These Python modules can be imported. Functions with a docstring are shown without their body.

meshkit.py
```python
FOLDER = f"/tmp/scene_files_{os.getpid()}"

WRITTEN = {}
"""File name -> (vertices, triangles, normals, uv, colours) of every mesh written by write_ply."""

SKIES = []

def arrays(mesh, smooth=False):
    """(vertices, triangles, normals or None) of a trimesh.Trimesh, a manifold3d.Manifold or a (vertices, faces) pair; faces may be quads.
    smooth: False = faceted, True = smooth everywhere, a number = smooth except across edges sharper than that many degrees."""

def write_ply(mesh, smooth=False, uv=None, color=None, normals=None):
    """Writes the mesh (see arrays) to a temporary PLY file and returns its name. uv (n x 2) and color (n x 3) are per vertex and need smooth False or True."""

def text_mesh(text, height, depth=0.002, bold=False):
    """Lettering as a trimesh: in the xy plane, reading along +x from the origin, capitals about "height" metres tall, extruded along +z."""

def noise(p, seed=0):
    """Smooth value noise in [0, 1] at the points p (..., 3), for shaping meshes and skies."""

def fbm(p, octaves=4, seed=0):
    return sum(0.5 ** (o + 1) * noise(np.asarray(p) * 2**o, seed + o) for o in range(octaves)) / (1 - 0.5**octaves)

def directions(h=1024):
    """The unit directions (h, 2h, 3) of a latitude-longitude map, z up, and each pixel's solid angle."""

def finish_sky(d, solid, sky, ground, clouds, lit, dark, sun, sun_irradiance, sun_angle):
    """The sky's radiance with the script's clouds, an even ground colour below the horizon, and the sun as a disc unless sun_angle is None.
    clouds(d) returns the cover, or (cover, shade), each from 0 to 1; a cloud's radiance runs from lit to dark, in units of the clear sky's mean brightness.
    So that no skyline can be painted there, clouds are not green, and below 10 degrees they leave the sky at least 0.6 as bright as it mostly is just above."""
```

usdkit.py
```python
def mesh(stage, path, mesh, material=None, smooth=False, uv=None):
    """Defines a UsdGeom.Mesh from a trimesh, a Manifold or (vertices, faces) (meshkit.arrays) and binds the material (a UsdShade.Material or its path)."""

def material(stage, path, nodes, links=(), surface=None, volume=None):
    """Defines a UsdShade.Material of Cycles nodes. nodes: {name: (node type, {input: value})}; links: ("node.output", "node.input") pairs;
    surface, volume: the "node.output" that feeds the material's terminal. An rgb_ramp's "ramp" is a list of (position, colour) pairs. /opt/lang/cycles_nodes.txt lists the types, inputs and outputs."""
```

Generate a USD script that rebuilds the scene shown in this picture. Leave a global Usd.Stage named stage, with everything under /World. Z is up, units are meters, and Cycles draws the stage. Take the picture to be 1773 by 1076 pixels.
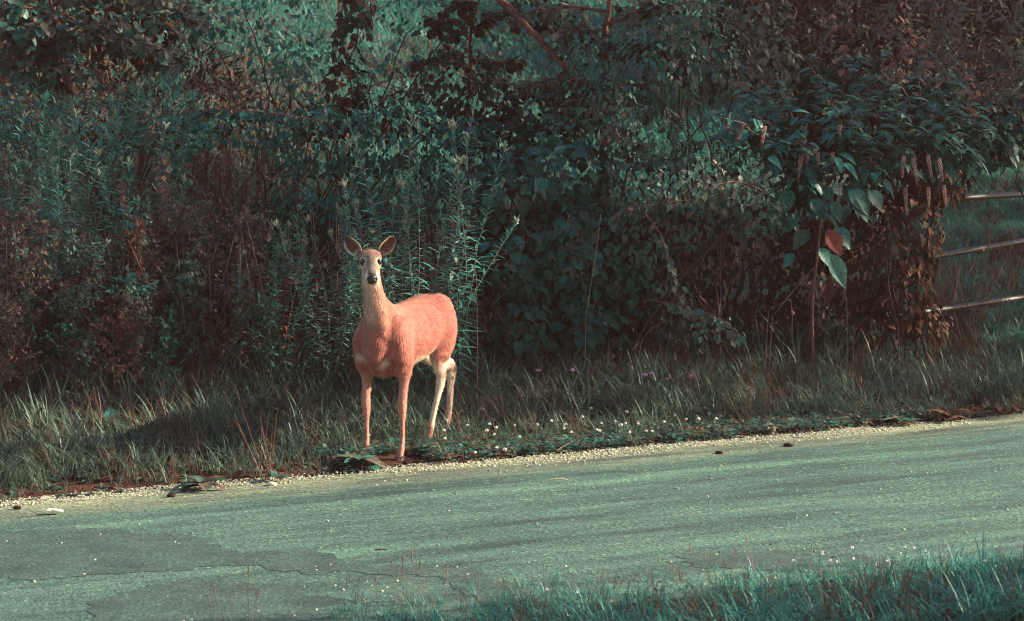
import math, random
import numpy as np
import trimesh, manifold3d, usdkit, meshkit
from scipy.interpolate import PchipInterpolator
from scipy.spatial import cKDTree
from pxr import Usd, UsdGeom, UsdLux, UsdShade, Gf, Sdf, Vt

# ------------------------------------------------------------------ camera, sky, sun, exposure
stage = Usd.Stage.CreateInMemory()
UsdGeom.SetStageUpAxis(stage, 'Z'); UsdGeom.SetStageMetersPerUnit(stage, 1.0)
world = UsdGeom.Xform.Define(stage, '/World'); stage.SetDefaultPrim(world.GetPrim())
UsdGeom.Scope.Define(stage, '/World/Looks')
CAM_H, PITCH, FPX = 2.9, 6.37, 5400.0             # metres, degrees below the horizon, focal length for a 1773 wide picture
cam = UsdGeom.Camera.Define(stage, '/World/camera')
cam.AddTranslateOp().Set((0, 0, CAM_H)); cam.AddRotateXOp().Set(90 - PITCH)
cam.CreateHorizontalApertureAttr(36.0); cam.CreateFocalLengthAttr(36.0 * FPX / 1773)
cam.CreateFStopAttr(5.0); cam.CreateFocusDistanceAttr(18.4); cam.CreateClippingRangeAttr((0.1, 3000.0))
EXPOSURE = 2.08
cam.CreateExposureAttr(EXPOSURE)
SUN_EL, SUN_AZ = math.radians(24), math.radians(77)   # azimuth from +y towards +x
SUN = np.array([math.cos(SUN_EL) * math.sin(SUN_AZ), math.cos(SUN_EL) * math.cos(SUN_AZ), math.sin(SUN_EL)])
sun = UsdLux.DistantLight.Define(stage, '/World/sun')
sun.CreateIntensityAttr(1.2); sun.CreateAngleAttr(0.53); sun.CreateNormalizeAttr(True); sun.CreateColorAttr((1.0, 0.85, 0.66))
_z = SUN; _x = np.cross([0, 0, 1], _z); _x /= np.linalg.norm(_x); _y = np.cross(_z, _x)
sun.AddTransformOp().Set(Gf.Matrix4d(*_x, 0, *_y, 0, *_z, 0, 0, 0, 0, 1))
sky_mat = usdkit.material(stage, '/World/Looks/sky', {
    's': ('sky_texture', {'sky_type': 'single_scattering', 'sun_disc': False, 'sun_elevation': SUN_EL, 'sun_rotation': SUN_AZ, 'aerosol_density': 1.4, 'ozone_density': 0.6}),
    'b': ('background_shader', {'strength': 0.05})}, [('s.color', 'b.color')], surface='b.background')
dome = UsdLux.DomeLight.Define(stage, '/World/sky')
UsdShade.MaterialBindingAPI.Apply(dome.GetPrim()).Bind(sky_mat)
dome.GetPrim().SetCustomDataByKey('kind', 'structure')

# ------------------------------------------------------------------ helpers
RNG = np.random.default_rng(11)
names = {}
def numbered(name, parent='/World'):
    k = names.get((parent, name), 0); names[(parent, name)] = k + 1
    return name if k == 0 else f'{name}_{k:03d}'
def path_of(p):
    return '/World' if p is None else (p if isinstance(p, str) else str(p.GetPath()))
def tag(o, label=None, cat=None, group=None, kind=None):
    p = o.GetPrim() if hasattr(o, 'GetPrim') else o
    for k, v in (('label', label), ('category', cat), ('group', group), ('kind', kind)):
        if v: p.SetCustomDataByKey(k, v)
    return p
def obj(name, mesh, mat, parent=None, smooth=False, color=None, label=None, kind=None):
    pp = path_of(parent); path = pp + '/' + numbered(name, pp)
    m = usdkit.mesh(stage, path, mesh, mat, smooth=smooth)
    if color is not None:
        UsdGeom.PrimvarsAPI(m).CreatePrimvar('Cd', Sdf.ValueTypeNames.Color3fArray, 'vertex').Set(Vt.Vec3fArray.FromNumpy(np.asarray(color, np.float32)))
    tag(m, label, None, None, kind)
    return m.GetPrim()
def thing(name, label, cat, loc=(0, 0, 0), rotz=0.0, scale=1.0, group=None, tilt=0.0):
    x = UsdGeom.Xform.Define(stage, '/World/' + numbered(name))
    x.AddTranslateOp().Set(Gf.Vec3d(*map(float, loc))); x.AddRotateXYZOp().Set(Gf.Vec3f(float(tilt), 0, float(rotz))); x.AddScaleOp().Set(Gf.Vec3f(*[float(scale)] * 3))
    return tag(x, label, cat, group)
def dup(src, label, loc, rotz=0.0, scale=1.0, group=None, tilt=0.0):
    base = src.GetName()
    base = base[:-4] if base[-3:].isdigit() else base
    p = thing(base, label, src.GetCustomData()['category'], loc, rotz, scale, group, tilt)
    p.GetReferences().AddInternalReference(src.GetPath()); p.SetInstanceable(True)
    return p
def px(x, y, Y):
    """World point at depth Y that the photograph shows at its pixel (x, y): used to read real positions off the picture."""
    a = math.radians(PITCH); c, s = math.cos(a), math.sin(a)
    u, v = (x - 886.5) / FPX, (538 - y) / FPX
    d = np.array([u, c + v * s, -s + v * c])
    return np.array([0, 0, CAM_H]) + d * (Y / d[1])

# road frame: d = metres beyond the far edge of the asphalt, e = metres along it
P0, UR = np.array([-2.72, 16.6]), np.array([0.8757, 0.4829]); NR = np.array([-UR[1], UR[0]])
def road_d(x, y): return (np.asarray(x) - P0[0]) * NR[0] + (np.asarray(y) - P0[1]) * NR[1]
def road_e(x, y): return (np.asarray(x) - P0[0]) * UR[0] + (np.asarray(y) - P0[1]) * UR[1]
def from_road(e, d): return P0[0] + UR[0] * e + NR[0] * d, P0[1] + UR[1] * e + NR[1] * d
ROAD_W = 3.9
def ground(x, y):
    x, y = np.broadcast_arrays(np.asarray(x, float), np.asarray(y, float))
    d = road_d(x, y)
    z = np.where(d > 0, 0.07 * np.clip(d, 0, 2.2) + 0.035 * np.clip(d - 2.2, 0, 3) + 0.16 * np.clip(d - 5.0, 0, 40) + 0.03 * np.clip(d - 45, 0, 400), 0.0)
    z = z + np.where(d < -ROAD_W, 0.05 * np.clip(-ROAD_W - d, 0, 1.5), 0)
    edge = np.clip(np.minimum(np.abs(d), np.abs(d + ROAD_W)) / 0.5, 0, 1) * ((d > 0) | (d < -ROAD_W))
    return z + edge * 0.09 * (meshkit.fbm(np.stack([x * 0.8, y * 0.8, 0 * x], -1), 3, 5) - 0.5)

# ------------------------------------------------------------------ materials
def mat(name, nodes, links, surface): return usdkit.material(stage, '/World/Looks/' + name, nodes, links, surface=surface)
def simple(name, color, rough=0.6, spec=0.3, var=0.25, scale=30.0, bump=0.0, bscale=80.0):
    c = np.array(color)
    nodes = {'tc': ('texture_coordinate', {}), 'n': ('noise_texture', {'scale': scale, 'detail': 4}),
             'r': ('rgb_ramp', {'ramp': [(0.25, c * (1 - var)), (0.75, c * (1 + var))]}),
             'p': ('principled_bsdf', {'roughness': rough, 'specular_ior_level': spec})}
    links = [('tc.object', 'n.vector'), ('n.fac', 'r.fac'), ('r.color', 'p.base_color')]
    if bump:
        nodes |= {'n2': ('noise_texture', {'scale': bscale, 'detail': 3}), 'b': ('bump', {'strength': bump, 'distance': 0.01})}
        links += [('tc.object', 'n2.vector'), ('n2.fac', 'b.height'), ('b.normal', 'p.normal')]
    return mat(name, nodes, links, 'p.BSDF')
ROAD_DARK, ROAD_MID, ROAD_LIGHT, ROAD_TAR = (.030, .060, .052), (.046, .098, .083), (.074, .150, .120), (.032, .062, .053)
ROAD_SAND = (.20, .21, .135)
ADDED_HAZE = 0.0004  # density of the veil added to lift the dark tones
def fur_mat(name, noise=0.35):
    return mat(name, {
        'a': ('attribute', {'attribute': 'Cd'}), 'tc': ('texture_coordinate', {}),
        'mp': ('mapping', {'scale': (1.0, 1.0, 0.45)}),
        'n': ('noise_texture', {'scale': 150.0, 'detail': 3, 'roughness': 0.7}), 'n2': ('noise_texture', {'scale': 16.0, 'detail': 5, 'roughness': 0.65}),
        'r': ('rgb_ramp', {'ramp': [(0.3, (1 - noise,) * 3), (0.7, (1 + noise,) * 3)]}), 'r2': ('rgb_ramp', {'ramp': [(0.3, (0.74, 0.70, 0.70)), (0.7, (1.18, 1.22, 1.22))]}),
        'm': ('mix_color', {'blend_type': 'multiply', 'fac': 1.0, 'use_clamp': False}), 'm2': ('mix_color', {'blend_type': 'multiply', 'fac': 1.0, 'use_clamp': False}),
        'b': ('bump', {'strength': 0.6, 'distance': 0.008}),
        'p': ('principled_bsdf', {'roughness': 0.75, 'specular_ior_level': 0.2, 'sheen_weight': 0.25, 'sheen_roughness': 0.5, 'sheen_tint': (1.0, 0.75, 0.5)})},
        [('tc.object', 'mp.vector'), ('mp.vector', 'n.vector'), ('mp.vector', 'n2.vector'), ('n.fac', 'r.fac'), ('n2.fac', 'r2.fac'), ('a.color', 'm.a'), ('r.color', 'm.b'),
         ('m.result', 'm2.a'), ('r2.color', 'm2.b'), ('m2.result', 'p.base_color'), ('n.fac', 'b.height'), ('b.normal', 'p.normal')], 'p.BSDF')
M_fur = fur_mat('deer_coat')
M_eye = simple('deer_eye', (0.006, 0.005, 0.005), 0.08, 0.6)
M_nose = simple('deer_nose', (0.012, 0.011, 0.011), 0.35, 0.5, bump=0.4, bscale=500)
M_hoof = simple('deer_hoof', (0.03, 0.022, 0.018), 0.45, 0.4)
def leaf_mat(name, ramp, trans=0.25, rough=0.55, spec=0.14, patch=0.4):
    """Foliage: every leaf draws its own tone from the ramp; blotches, a paler underside and light through the blade."""
    cols = [np.array(c, float) * (np.array([.66, 1.04, .89]) if c[1] > 1.45 * c[0] else np.array([1.0, .98, .90])) for c in ramp]
    if max(c[1] for c in cols) < .2 and max(c[0] - c[1] for c in cols) < .08 and name != 'shade_toned_leaf': cols = [c * 1.35 for c in cols]
    nodes = {
        'oi': ('object_info', {}), 'g': ('geometry', {}), 'tc': ('texture_coordinate', {}),
        'ad': ('math', {'math_type': 'add'}), 'fr': ('math', {'math_type': 'fraction'}),
        'r': ('rgb_ramp', {'ramp': list(zip(np.linspace(0, 1, len(cols)), cols))}),
        'n': ('noise_texture', {'scale': 45.0, 'detail': 3, 'roughness': 0.65}), 'nr': ('rgb_ramp', {'ramp': [(0.3, (1 - patch,) * 3), (0.7, (1 + patch,) * 3)]}),
        'm': ('mix_color', {'blend_type': 'multiply', 'fac': 1.0, 'use_clamp': False}),
        'p': ('principled_bsdf', {'roughness': rough, 'specular_ior_level': spec}),
        't': ('translucent_bsdf', {}), 'x': ('mix_closure', {'fac': trans})}
    links = [('oi.random', 'ad.value1'), ('g.random_per_island', 'ad.value2'), ('ad.value', 'fr.value1'), ('fr.value', 'r.fac'), ('g.position', 'n.vector'), ('n.fac', 'nr.fac'),
             ('r.color', 'm.a'), ('nr.color', 'm.b'), ('m.result', 'p.base_color'), ('m.result', 't.color'), ('p.BSDF', 'x.closure1'), ('t.BSDF', 'x.closure2')]
    return mat(name, nodes, links, 'x.closure')
TEAL0, TEAL1, TEAL2, TEAL3 = (.016, .050, .047), (.026, .085, .080), (.036, .120, .112), (.050, .160, .150)
GREYB, BROWN1, RUST = (.085, .072, .060), (.085, .046, .036), (.20, .065, .050)
M_gold = leaf_mat('goldenrod_leaf', [(.05, .135, .125), (.07, .19, .175), (.11, .13, .112), (.06, .17, .158), (.10, .18, .16), (.05, .14, .13), (.13, .08, .066)], .22)
M_goldtip = leaf_mat('goldenrod_tip', [(.12, .25, .22), (.20, .27, .23), (.28, .30, .25)], .3)
M_weed = leaf_mat('bushy_weed_leaf', [(.045, .10, .09), (.10, .095, .08), (.13, .085, .07), (.05, .13, .12), (.14, .066, .052), (.10, .06, .05)], .22)
M_vine = leaf_mat('vine_leaf', [TEAL0, (.022, .068, .062), (.022, .050, .044), (.038, .042, .036), TEAL0, TEAL1, (.035, .105, .095)], .18, .5, .2)
M_shadetone = leaf_mat('shade_toned_leaf', [(.022, .045, .042), (.085, .030, .023), (.034, .036, .030), (.105, .040, .030), (.022, .060, .054), (.070, .025, .019), (.030, .050, .045)], .06, .7, .08)  # withered inner leaves, with dark red shade put into their colour
M_sap = leaf_mat('shrub_leaf', [TEAL1, (.06, .10, .09), GREYB, (.095, .095, .08), TEAL2, (.12, .075, .06)], .28, .5, .2)
M_poke = leaf_mat('pokeweed_leaf', [TEAL1, (.032, .10, .095), TEAL2, (.05, .075, .066), (.026, .07, .065)], .22, .45, .28)
M_pokepink = leaf_mat('young_pokeweed_leaf', [(.24, .12, .10), (.30, .15, .12), (.16, .13, .11)], .35)
M_suntone = leaf_mat('sun_toned_leaf', [(.38, .46, .28), (.50, .50, .28), (.26, .40, .30)], .35)  # sunlight painted into the tone of the shoot tip leaves
M_serrated = leaf_mat('serrated_leaf', [(.13, .20, .18), (.15, .22, .19)], .3)
M_redleaf = leaf_mat('reddened_leaf', [(.24, .055, .045), (.30, .09, .07), (.20, .05, .05)], .3)
M_grass = leaf_mat('grass_blade', [(.035, .11, .105), (.055, .18, .17), (.060, .10, .088), (.11, .062, .050), (.045, .145, .135), (.07, .075, .062), (.038, .13, .12)], .25, .5, .2)
M_grassbright = leaf_mat('lush_grass_blade', [TEAL2, (.05, .20, .19), (.08, .30, .28), (.06, .18, .165), (.10, .075, .06)], .3, .45, .25)
M_tan = leaf_mat('withered_grass_blade', [(.14, .060, .048), (.10, .044, .035), (.20, .092, .070), (.08, .038, .031)], .2)
M_meadow = leaf_mat('meadow_grass_blade', [(.03, .105, .098), (.045, .145, .135), (.045, .09, .082), (.11, .085, .068), (.035, .12, .11)], .28)
M_litter = leaf_mat('fallen_leaf', [(.06, .024, .019), (.08, .036, .028), (.05, .022, .018), (.10, .05, .038)], .1, .7, .15)
M_clover = leaf_mat('clover_leaf', [TEAL1, TEAL2, (.09, .05, .04), (.04, .12, .11), (.12, .06, .048), (.03, .09, .082)], .25)
M_stem = simple('green_stem', (.07, .075, .06), .6, .3, .4, 30)
M_redstem = simple('red_stem', (.12, .026, .026), .45, .4, .35, 20)
M_bark = simple('reddish_bark', (.105, .045, .036), .85, .15, .45, 25, .8, 70)
M_darkbark = simple('dark_bark', (.060, .030, .025), .9, .1, .45, 25, .8, 70)
M_drystem = simple('dry_stalk', (.21, .115, .085), .7, .2, .4, 15)
M_white = simple('clover_floret', (.72, .66, .60), .7, .2, .15, 60)
M_purple = simple('purple_floret', (.36, .15, .26), .7, .2, .25, 60)
M_berry = simple('pokeweed_berry', (.28, .14, .12), .35, .5, .4, 9)
M_steel = simple('galvanised_pipe', (.050, .038, .034), .42, .5, .25, 12, .15, 90)
# ------------------------------------------------------------------ ground and road
def grid_mesh(xs, ys, dz=0.0):
    X, Y = np.meshgrid(xs, ys, indexing='ij'); Z = ground(X, Y) + dz
    v = np.stack([X, Y, Z], -1).reshape(-1, 3); n, m = X.shape
    i, j = np.meshgrid(np.arange(n - 1), np.arange(m - 1), indexing='ij'); a = (i * m + j).ravel()
    return v, np.stack([a, a + m, a + m + 1, a + 1], 1)
M_verge = mat('verge_earth', {
    'g': ('geometry', {}), 'n': ('noise_texture', {'scale': 5.0, 'detail': 6, 'roughness': 0.7}), 'n2': ('noise_texture', {'scale': 70.0, 'detail': 3}), 'n3': ('noise_texture', {'scale': 0.35, 'detail': 3}),
    'r': ('rgb_ramp', {'ramp': [(.3, (.030, .014, .011)), (.5, (.055, .028, .021)), (.72, (.085, .05, .038))]}), 'r3': ('rgb_ramp', {'ramp': [(.4, (.045, .13, .12)), (.62, (.085, .12, .10))]}),
    's': ('separate_xyz', {}), 'far': ('map_range', {'from_min': 22.5, 'from_max': 26.0, 'clamp': True}), 'm': ('mix_color', {}),
    'b': ('bump', {'strength': 1.0, 'distance': 0.03}), 'p': ('principled_bsdf', {'roughness': 0.95, 'specular_ior_level': 0.05})},
    [('g.position', 'n.vector'), ('g.position', 'n2.vector'), ('g.position', 'n3.vector'), ('n.fac', 'r.fac'), ('n3.fac', 'r3.fac'), ('g.position', 's.vector'), ('s.y', 'far.value'), ('far.result', 'm.fac'), ('r.color', 'm.a'), ('r3.color', 'm.b'),
     ('m.result', 'p.base_color'), ('n2.fac', 'b.height'), ('b.normal', 'p.normal')], 'p.BSDF')
M_road = mat('worn_asphalt', {
    'g': ('geometry', {}), 'rot': ('mapping', {'rotation': (0, 0, -math.atan2(UR[1], UR[0])), 'scale': (1, 1, 1)}), 'str': ('mapping', {'scale': (0.22, 1.6, 1.0)}),
    'n': ('noise_texture', {'scale': 1.0, 'detail': 5, 'roughness': 0.62}), 'n2': ('noise_texture', {'scale': 0.45, 'detail': 3}),
    'v': ('voronoi_texture', {'scale': 66.0}), 'v2': ('noise_texture', {'scale': 2.6, 'detail': 6, 'roughness': 0.7}), 'sep': ('separate_xyz', {}), 'edge': ('map_range', {'from_min': -0.95, 'from_max': 0.05, 'clamp': True}), 'dm': ('math', {'math_type': 'subtract', 'value2': float(NR @ P0)}), 'em': ('math', {'math_type': 'multiply'}), 'er': ('rgb_ramp', {'ramp': [(.14, (0, 0, 0)), (.46, (.85, .85, .85))]}), 'ms': ('mix_color', {'b': ROAD_SAND}), 'r2': ('rgb_ramp', {'ramp': [(.34, (.50, .50, .52)), (.50, (1.0, 1.0, 1.0)), (.68, (1.42, 1.40, 1.28))]}), 'mm': ('mix_color', {'blend_type': 'multiply', 'fac': 1.0, 'use_clamp': False}),
    'r': ('rgb_ramp', {'ramp': [(.30, ROAD_DARK), (.50, ROAD_MID), (.72, ROAD_LIGHT)]}),
    'rv': ('rgb_ramp', {'ramp': [(.0, (.40, .36, .36)), (.35, (.82, .82, .82)), (.8, (1.15, 1.15, 1.12)), (.90, (1.9, 1.85, 1.5)), (1, (2.7, 2.6, 2.0))]}),
    'm': ('mix_color', {'blend_type': 'multiply', 'fac': 1.0, 'use_clamp': False}),
    'b': ('bump', {'strength': 0.55, 'distance': 0.005}), 'b2': ('bump', {'strength': 0.4, 'distance': 0.02}), 'p': ('principled_bsdf', {'roughness': 0.85, 'specular_ior_level': 0.2})},
    [('g.position', 'rot.vector'), ('rot.vector', 'str.vector'), ('str.vector', 'n.vector'), ('n.fac', 'r.fac'), ('g.position', 'v.vector'), ('v.color', 'rv.fac'),
     ('rot.vector', 'sep.vector'), ('sep.y', 'dm.value1'), ('dm.value', 'edge.value'), ('str.vector', 'v2.vector'), ('edge.result', 'em.value1'), ('v2.fac', 'em.value2'), ('em.value', 'er.fac'), ('er.color', 'ms.fac'), ('r.color', 'ms.a'), ('v2.fac', 'r2.fac'), ('ms.result', 'mm.a'), ('r2.color', 'mm.b'),
     ('mm.result', 'm.a'), ('rv.color', 'm.b'), ('m.result', 'p.base_color'), ('v.distance', 'b.height'), ('n.fac', 'b2.height'), ('b2.normal', 'b.normal'), ('b.normal', 'p.normal')], 'p.BSDF')
M_tar = mat('tar_patch', {
    'g': ('geometry', {}), 'v': ('voronoi_texture', {'scale': 75.0}), 'n': ('noise_texture', {'scale': 4.0, 'detail': 5}),
    'rv': ('rgb_ramp', {'ramp': [(.0, (.5, .5, .5)), (.7, (1.1, 1.1, 1.1)), (.92, (1.8, 1.75, 1.6)), (1, (2.2, 2.1, 1.8))]}), 'r': ('rgb_ramp', {'ramp': [(.3, tuple(.75 * np.array(ROAD_TAR))), (.7, tuple(1.35 * np.array(ROAD_TAR)))]}),
    'm': ('mix_color', {'blend_type': 'multiply', 'fac': 1.0, 'use_clamp': False}), 'b': ('bump', {'strength': 0.5, 'distance': 0.004}), 'p': ('principled_bsdf', {'roughness': 0.8, 'specular_ior_level': 0.25})},
    [('g.position', 'v.vector'), ('g.position', 'n.vector'), ('v.color', 'rv.fac'), ('n.fac', 'r.fac'), ('r.color', 'm.a'), ('rv.color', 'm.b'), ('m.result', 'p.base_color'), ('v.distance', 'b.height'), ('b.normal', 'p.normal')], 'p.BSDF')
M_gravel = leaf_mat('gravel_stone', [(.20, .22, .19), (.36, .37, .29), (.46, .44, .31), (.13, .14, .13), (.28, .31, .27), (.55, .52, .36)], 0.0, .85, .2, .2)
# the ground: one sheet out to the horizon, finer where the picture looks; the asphalt lies on it
def line(a, b, n, g=1.0): return a + (b - a) * np.linspace(0, 1, n) ** g
gx = np.r_[line(-14, -260, 18, 2)[::-1], np.linspace(-13.6, 13.6, 171), line(14, 260, 18, 2)]
gy = np.r_[np.linspace(-60, 8, 14), np.linspace(9, 27, 150), np.linspace(27.3, 62, 90), line(63, 420, 26, 2)]
gv, gf = grid_mesh(gx, gy)
dd = road_d(gv[:, 0], gv[:, 1]); gv[:, 2] -= np.where((dd < .12) & (dd > -ROAD_W - .12), .012, 0)
obj('ground', (gv, gf), M_verge, kind='structure', smooth=True)
re_, rd_ = np.linspace(-30, 60, 900), np.linspace(0, -ROAD_W, 60)
E, Dm = np.meshgrid(re_, rd_, indexing='ij')
wob = .10 * (meshkit.fbm(np.stack([E * 1.6, Dm * 0 + 3, 0 * E], -1), 4, 2) - .5) + .05 * (meshkit.fbm(np.stack([E * 9, Dm * 0 + 7, 0 * E], -1), 3, 6) - .5)
Dw = Dm + wob * np.where(np.abs(Dm) < .4, 1 - np.abs(Dm) / .4, 0) * 1.6
rx, ry = from_road(E, Dw); crown = .03 * (1 - ((Dm + ROAD_W / 2) / (ROAD_W / 2)) ** 2)
rz = crown + .018 * (meshkit.fbm(np.stack([rx * 1.3, ry * 1.3, 0 * rx], -1), 3, 8) - .5)
i_, j_ = np.meshgrid(np.arange(len(re_) - 1), np.arange(len(rd_) - 1), indexing='ij'); a_ = (i_ * len(rd_) + j_).ravel()
obj('road', (np.stack([rx, ry, rz + .004], -1).reshape(-1, 3), np.stack([a_, a_ + 1, a_ + 1 + len(rd_), a_ + len(rd_)], 1)), M_road, kind='structure', smooth=True)
def road_z(x, y):
    d = road_d(x, y); return .03 * (1 - ((d + ROAD_W / 2) / (ROAD_W / 2)) ** 2) + .018 * (meshkit.fbm(np.stack([x * 1.3, y * 1.3, 0 * x], -1), 3, 8) - .5)
from shapely.geometry import Polygon, Point
from shapely import contains_xy
def tar_patch(pxs, seed, label):
    """A ragged repair laid over the worn asphalt, its outline read off the photograph and set on the road."""
    pts = []
    for (x, y) in pxs:
        a = math.radians(PITCH); v = (538 - y) / FPX; dz = -math.sin(a) + v * math.cos(a); dy = math.cos(a) + v * math.sin(a); k = (CAM_H - .02) / -dz
        pts.append(((x - 886.5) / FPX * k, dy * k))
    pg = np.array(Polygon(pts).segmentize(.02).exterior.coords)
    q = np.c_[pg, 0 * pg[:, :1]]
    pg = pg + .16 * np.stack([meshkit.fbm(q * 3.1, 4, seed) - .5, meshkit.fbm(q * 3.1, 4, seed + 50) - .5], -1) + .09 * np.stack([meshkit.noise(q * 24, seed) - .5, meshkit.noise(q * 30, seed + 9) - .5], -1)
    P = Polygon(pg).buffer(0); P = max(getattr(P, 'geoms', [P]), key=lambda g: g.area)
    v, f = trimesh.creation.triangulate_polygon(P, engine='earcut')
    m = trimesh.Trimesh(np.c_[v, 0 * v[:, :1]], f, process=False)
    v2, f2 = trimesh.remesh.subdivide_to_size(m.vertices, m.faces, .12, max_iter=14)
    v2[:, 2] = road_z(v2[:, 0], v2[:, 1]) + .0060
    o = obj('tar_patch', (v2, f2), M_tar, kind='structure', smooth=True); tag(o, label)
tar_patch([(-60, 925), (120, 915), (330, 935), (420, 965), (560, 960), (640, 985), (560, 1000), (420, 985), (230, 1000), (60, 1010), (-60, 1000)], 3, 'long dark worn repair on the asphalt at the left')
tar_patch([(560, 978), (700, 984), (830, 990), (858, 1000), (800, 1004), (660, 996), (560, 992)], 21, 'thin dark tongue of tar ending before the near grass')
tar_patch([(330, 1008), (470, 1012), (560, 1035), (640, 1055), (660, 1120), (100, 1120), (160, 1050), (240, 1025)], 33, 'smooth dark repair at the bottom edge of the road')
tar_patch([(770, 1000), (840, 998), (890, 1016), (960, 1040), (900, 1060), (820, 1040)], 41, 'small dark repair beside the near grass')
tar_patch([(1160, 962), (1260, 956), (1480, 962), (1560, 976), (1400, 986), (1200, 982)], 55, 'dark stained strip beside the near grass on the right')

# ------------------------------------------------------------------ the deer
def seg_sdf(P, axis, w, h, up):
    """Radial distance to a generalised cylinder: finely sampled axis points (n,3), half width w, half height h, approximate up vector per point."""
    T = np.gradient(axis, axis=0); T /= np.linalg.norm(T, axis=1, keepdims=True)
    U = up - (up * T).sum(1, keepdims=True) * T; U /= np.linalg.norm(U, axis=1, keepdims=True); S = np.cross(U, T)
    k = cKDTree(axis).query(P)[1]
    q = P - axis[k]; dt = (q * T[k]).sum(1)
    mid = (k > 0) & (k < len(axis) - 1); q[mid] -= dt[mid, None] * T[k[mid]]; dt[mid] = 0
    r = np.linalg.norm(q, axis=1) + 1e-9; W, H = w[k], h[k]
    return r * (1 - 1 / (np.sqrt(((q * S[k]).sum(1) / W) ** 2 + ((q * U[k]).sum(1) / H) ** 2 + (dt / np.minimum(W, H)) ** 2) + 1e-9))
def dense(pts, w, h, n):
    pts = np.array(pts, float); t = np.r_[0, np.cumsum(np.linalg.norm(np.diff(pts, axis=0), axis=1))]; tt = np.linspace(0, t[-1], n)
    return PchipInterpolator(t, pts)(tt), PchipInterpolator(t, w)(tt), PchipInterpolator(t, h)(tt)
def surface_net(F, lo, step):
    """Naive surface nets on a sampled field (negative inside)."""
    n = np.array(F.shape); inside = F < 0
    c = np.zeros(n - 1, int)
    for o in np.ndindex(2, 2, 2): c += inside[o[0]:n[0] - 1 + o[0], o[1]:n[1] - 1 + o[1], o[2]:n[2] - 1 + o[2]]
    act = (c > 0) & (c < 8); idx = np.full(n - 1, -1); cells = np.argwhere(act); idx[act] = np.arange(len(cells))
    acc, cnt = np.zeros((len(cells), 3)), np.zeros(len(cells))
    faces = []
    for ax in range(3):
        e = np.eye(3, dtype=int)[ax]; o1, o2 = np.eye(3, dtype=int)[(ax + 1) % 3], np.eye(3, dtype=int)[(ax + 2) % 3]
        for b1 in (0, 1):
            for b2 in (0, 1):
                A = cells + b1 * o1 + b2 * o2; B = A + e
                fa, fb = F[tuple(A.T)], F[tuple(B.T)]; m = (fa < 0) != (fb < 0)
                t = fa / np.where(m, fa - fb, 1)
                acc[m] += (A + t[:, None] * e)[m]; cnt[m] += 1
        s = [slice(None)] * 3
        lo_ = [slice(0, n[k] - 1) if k == ax else slice(1, n[k] - 1) for k in range(3)]
        hi_ = [slice(1, n[k]) if k == ax else slice(1, n[k] - 1) for k in range(3)]
        fa, fb = F[tuple(lo_)], F[tuple(hi_)]
        for sign in (0, 1):
            E = np.argwhere((fa < 0) & (fb >= 0) if sign == 0 else (fa >= 0) & (fb < 0))
            E[:, (ax + 1) % 3] += 1; E[:, (ax + 2) % 3] += 1
            q = [idx[tuple((E - d).T)] for d in (o1 * 0, o1, o1 + o2, o2)]
            q = np.stack(q, 1)
            faces.append(q[:, ::-1] if sign else q)
    return np.array(lo) + step * acc / cnt[:, None], np.vstack(faces)
def smin(a, b, k):
    h = np.clip(0.5 + 0.5 * (b - a) / k, 0, 1)
    return b + (a - b) * h - k * h * (1 - h)
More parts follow.
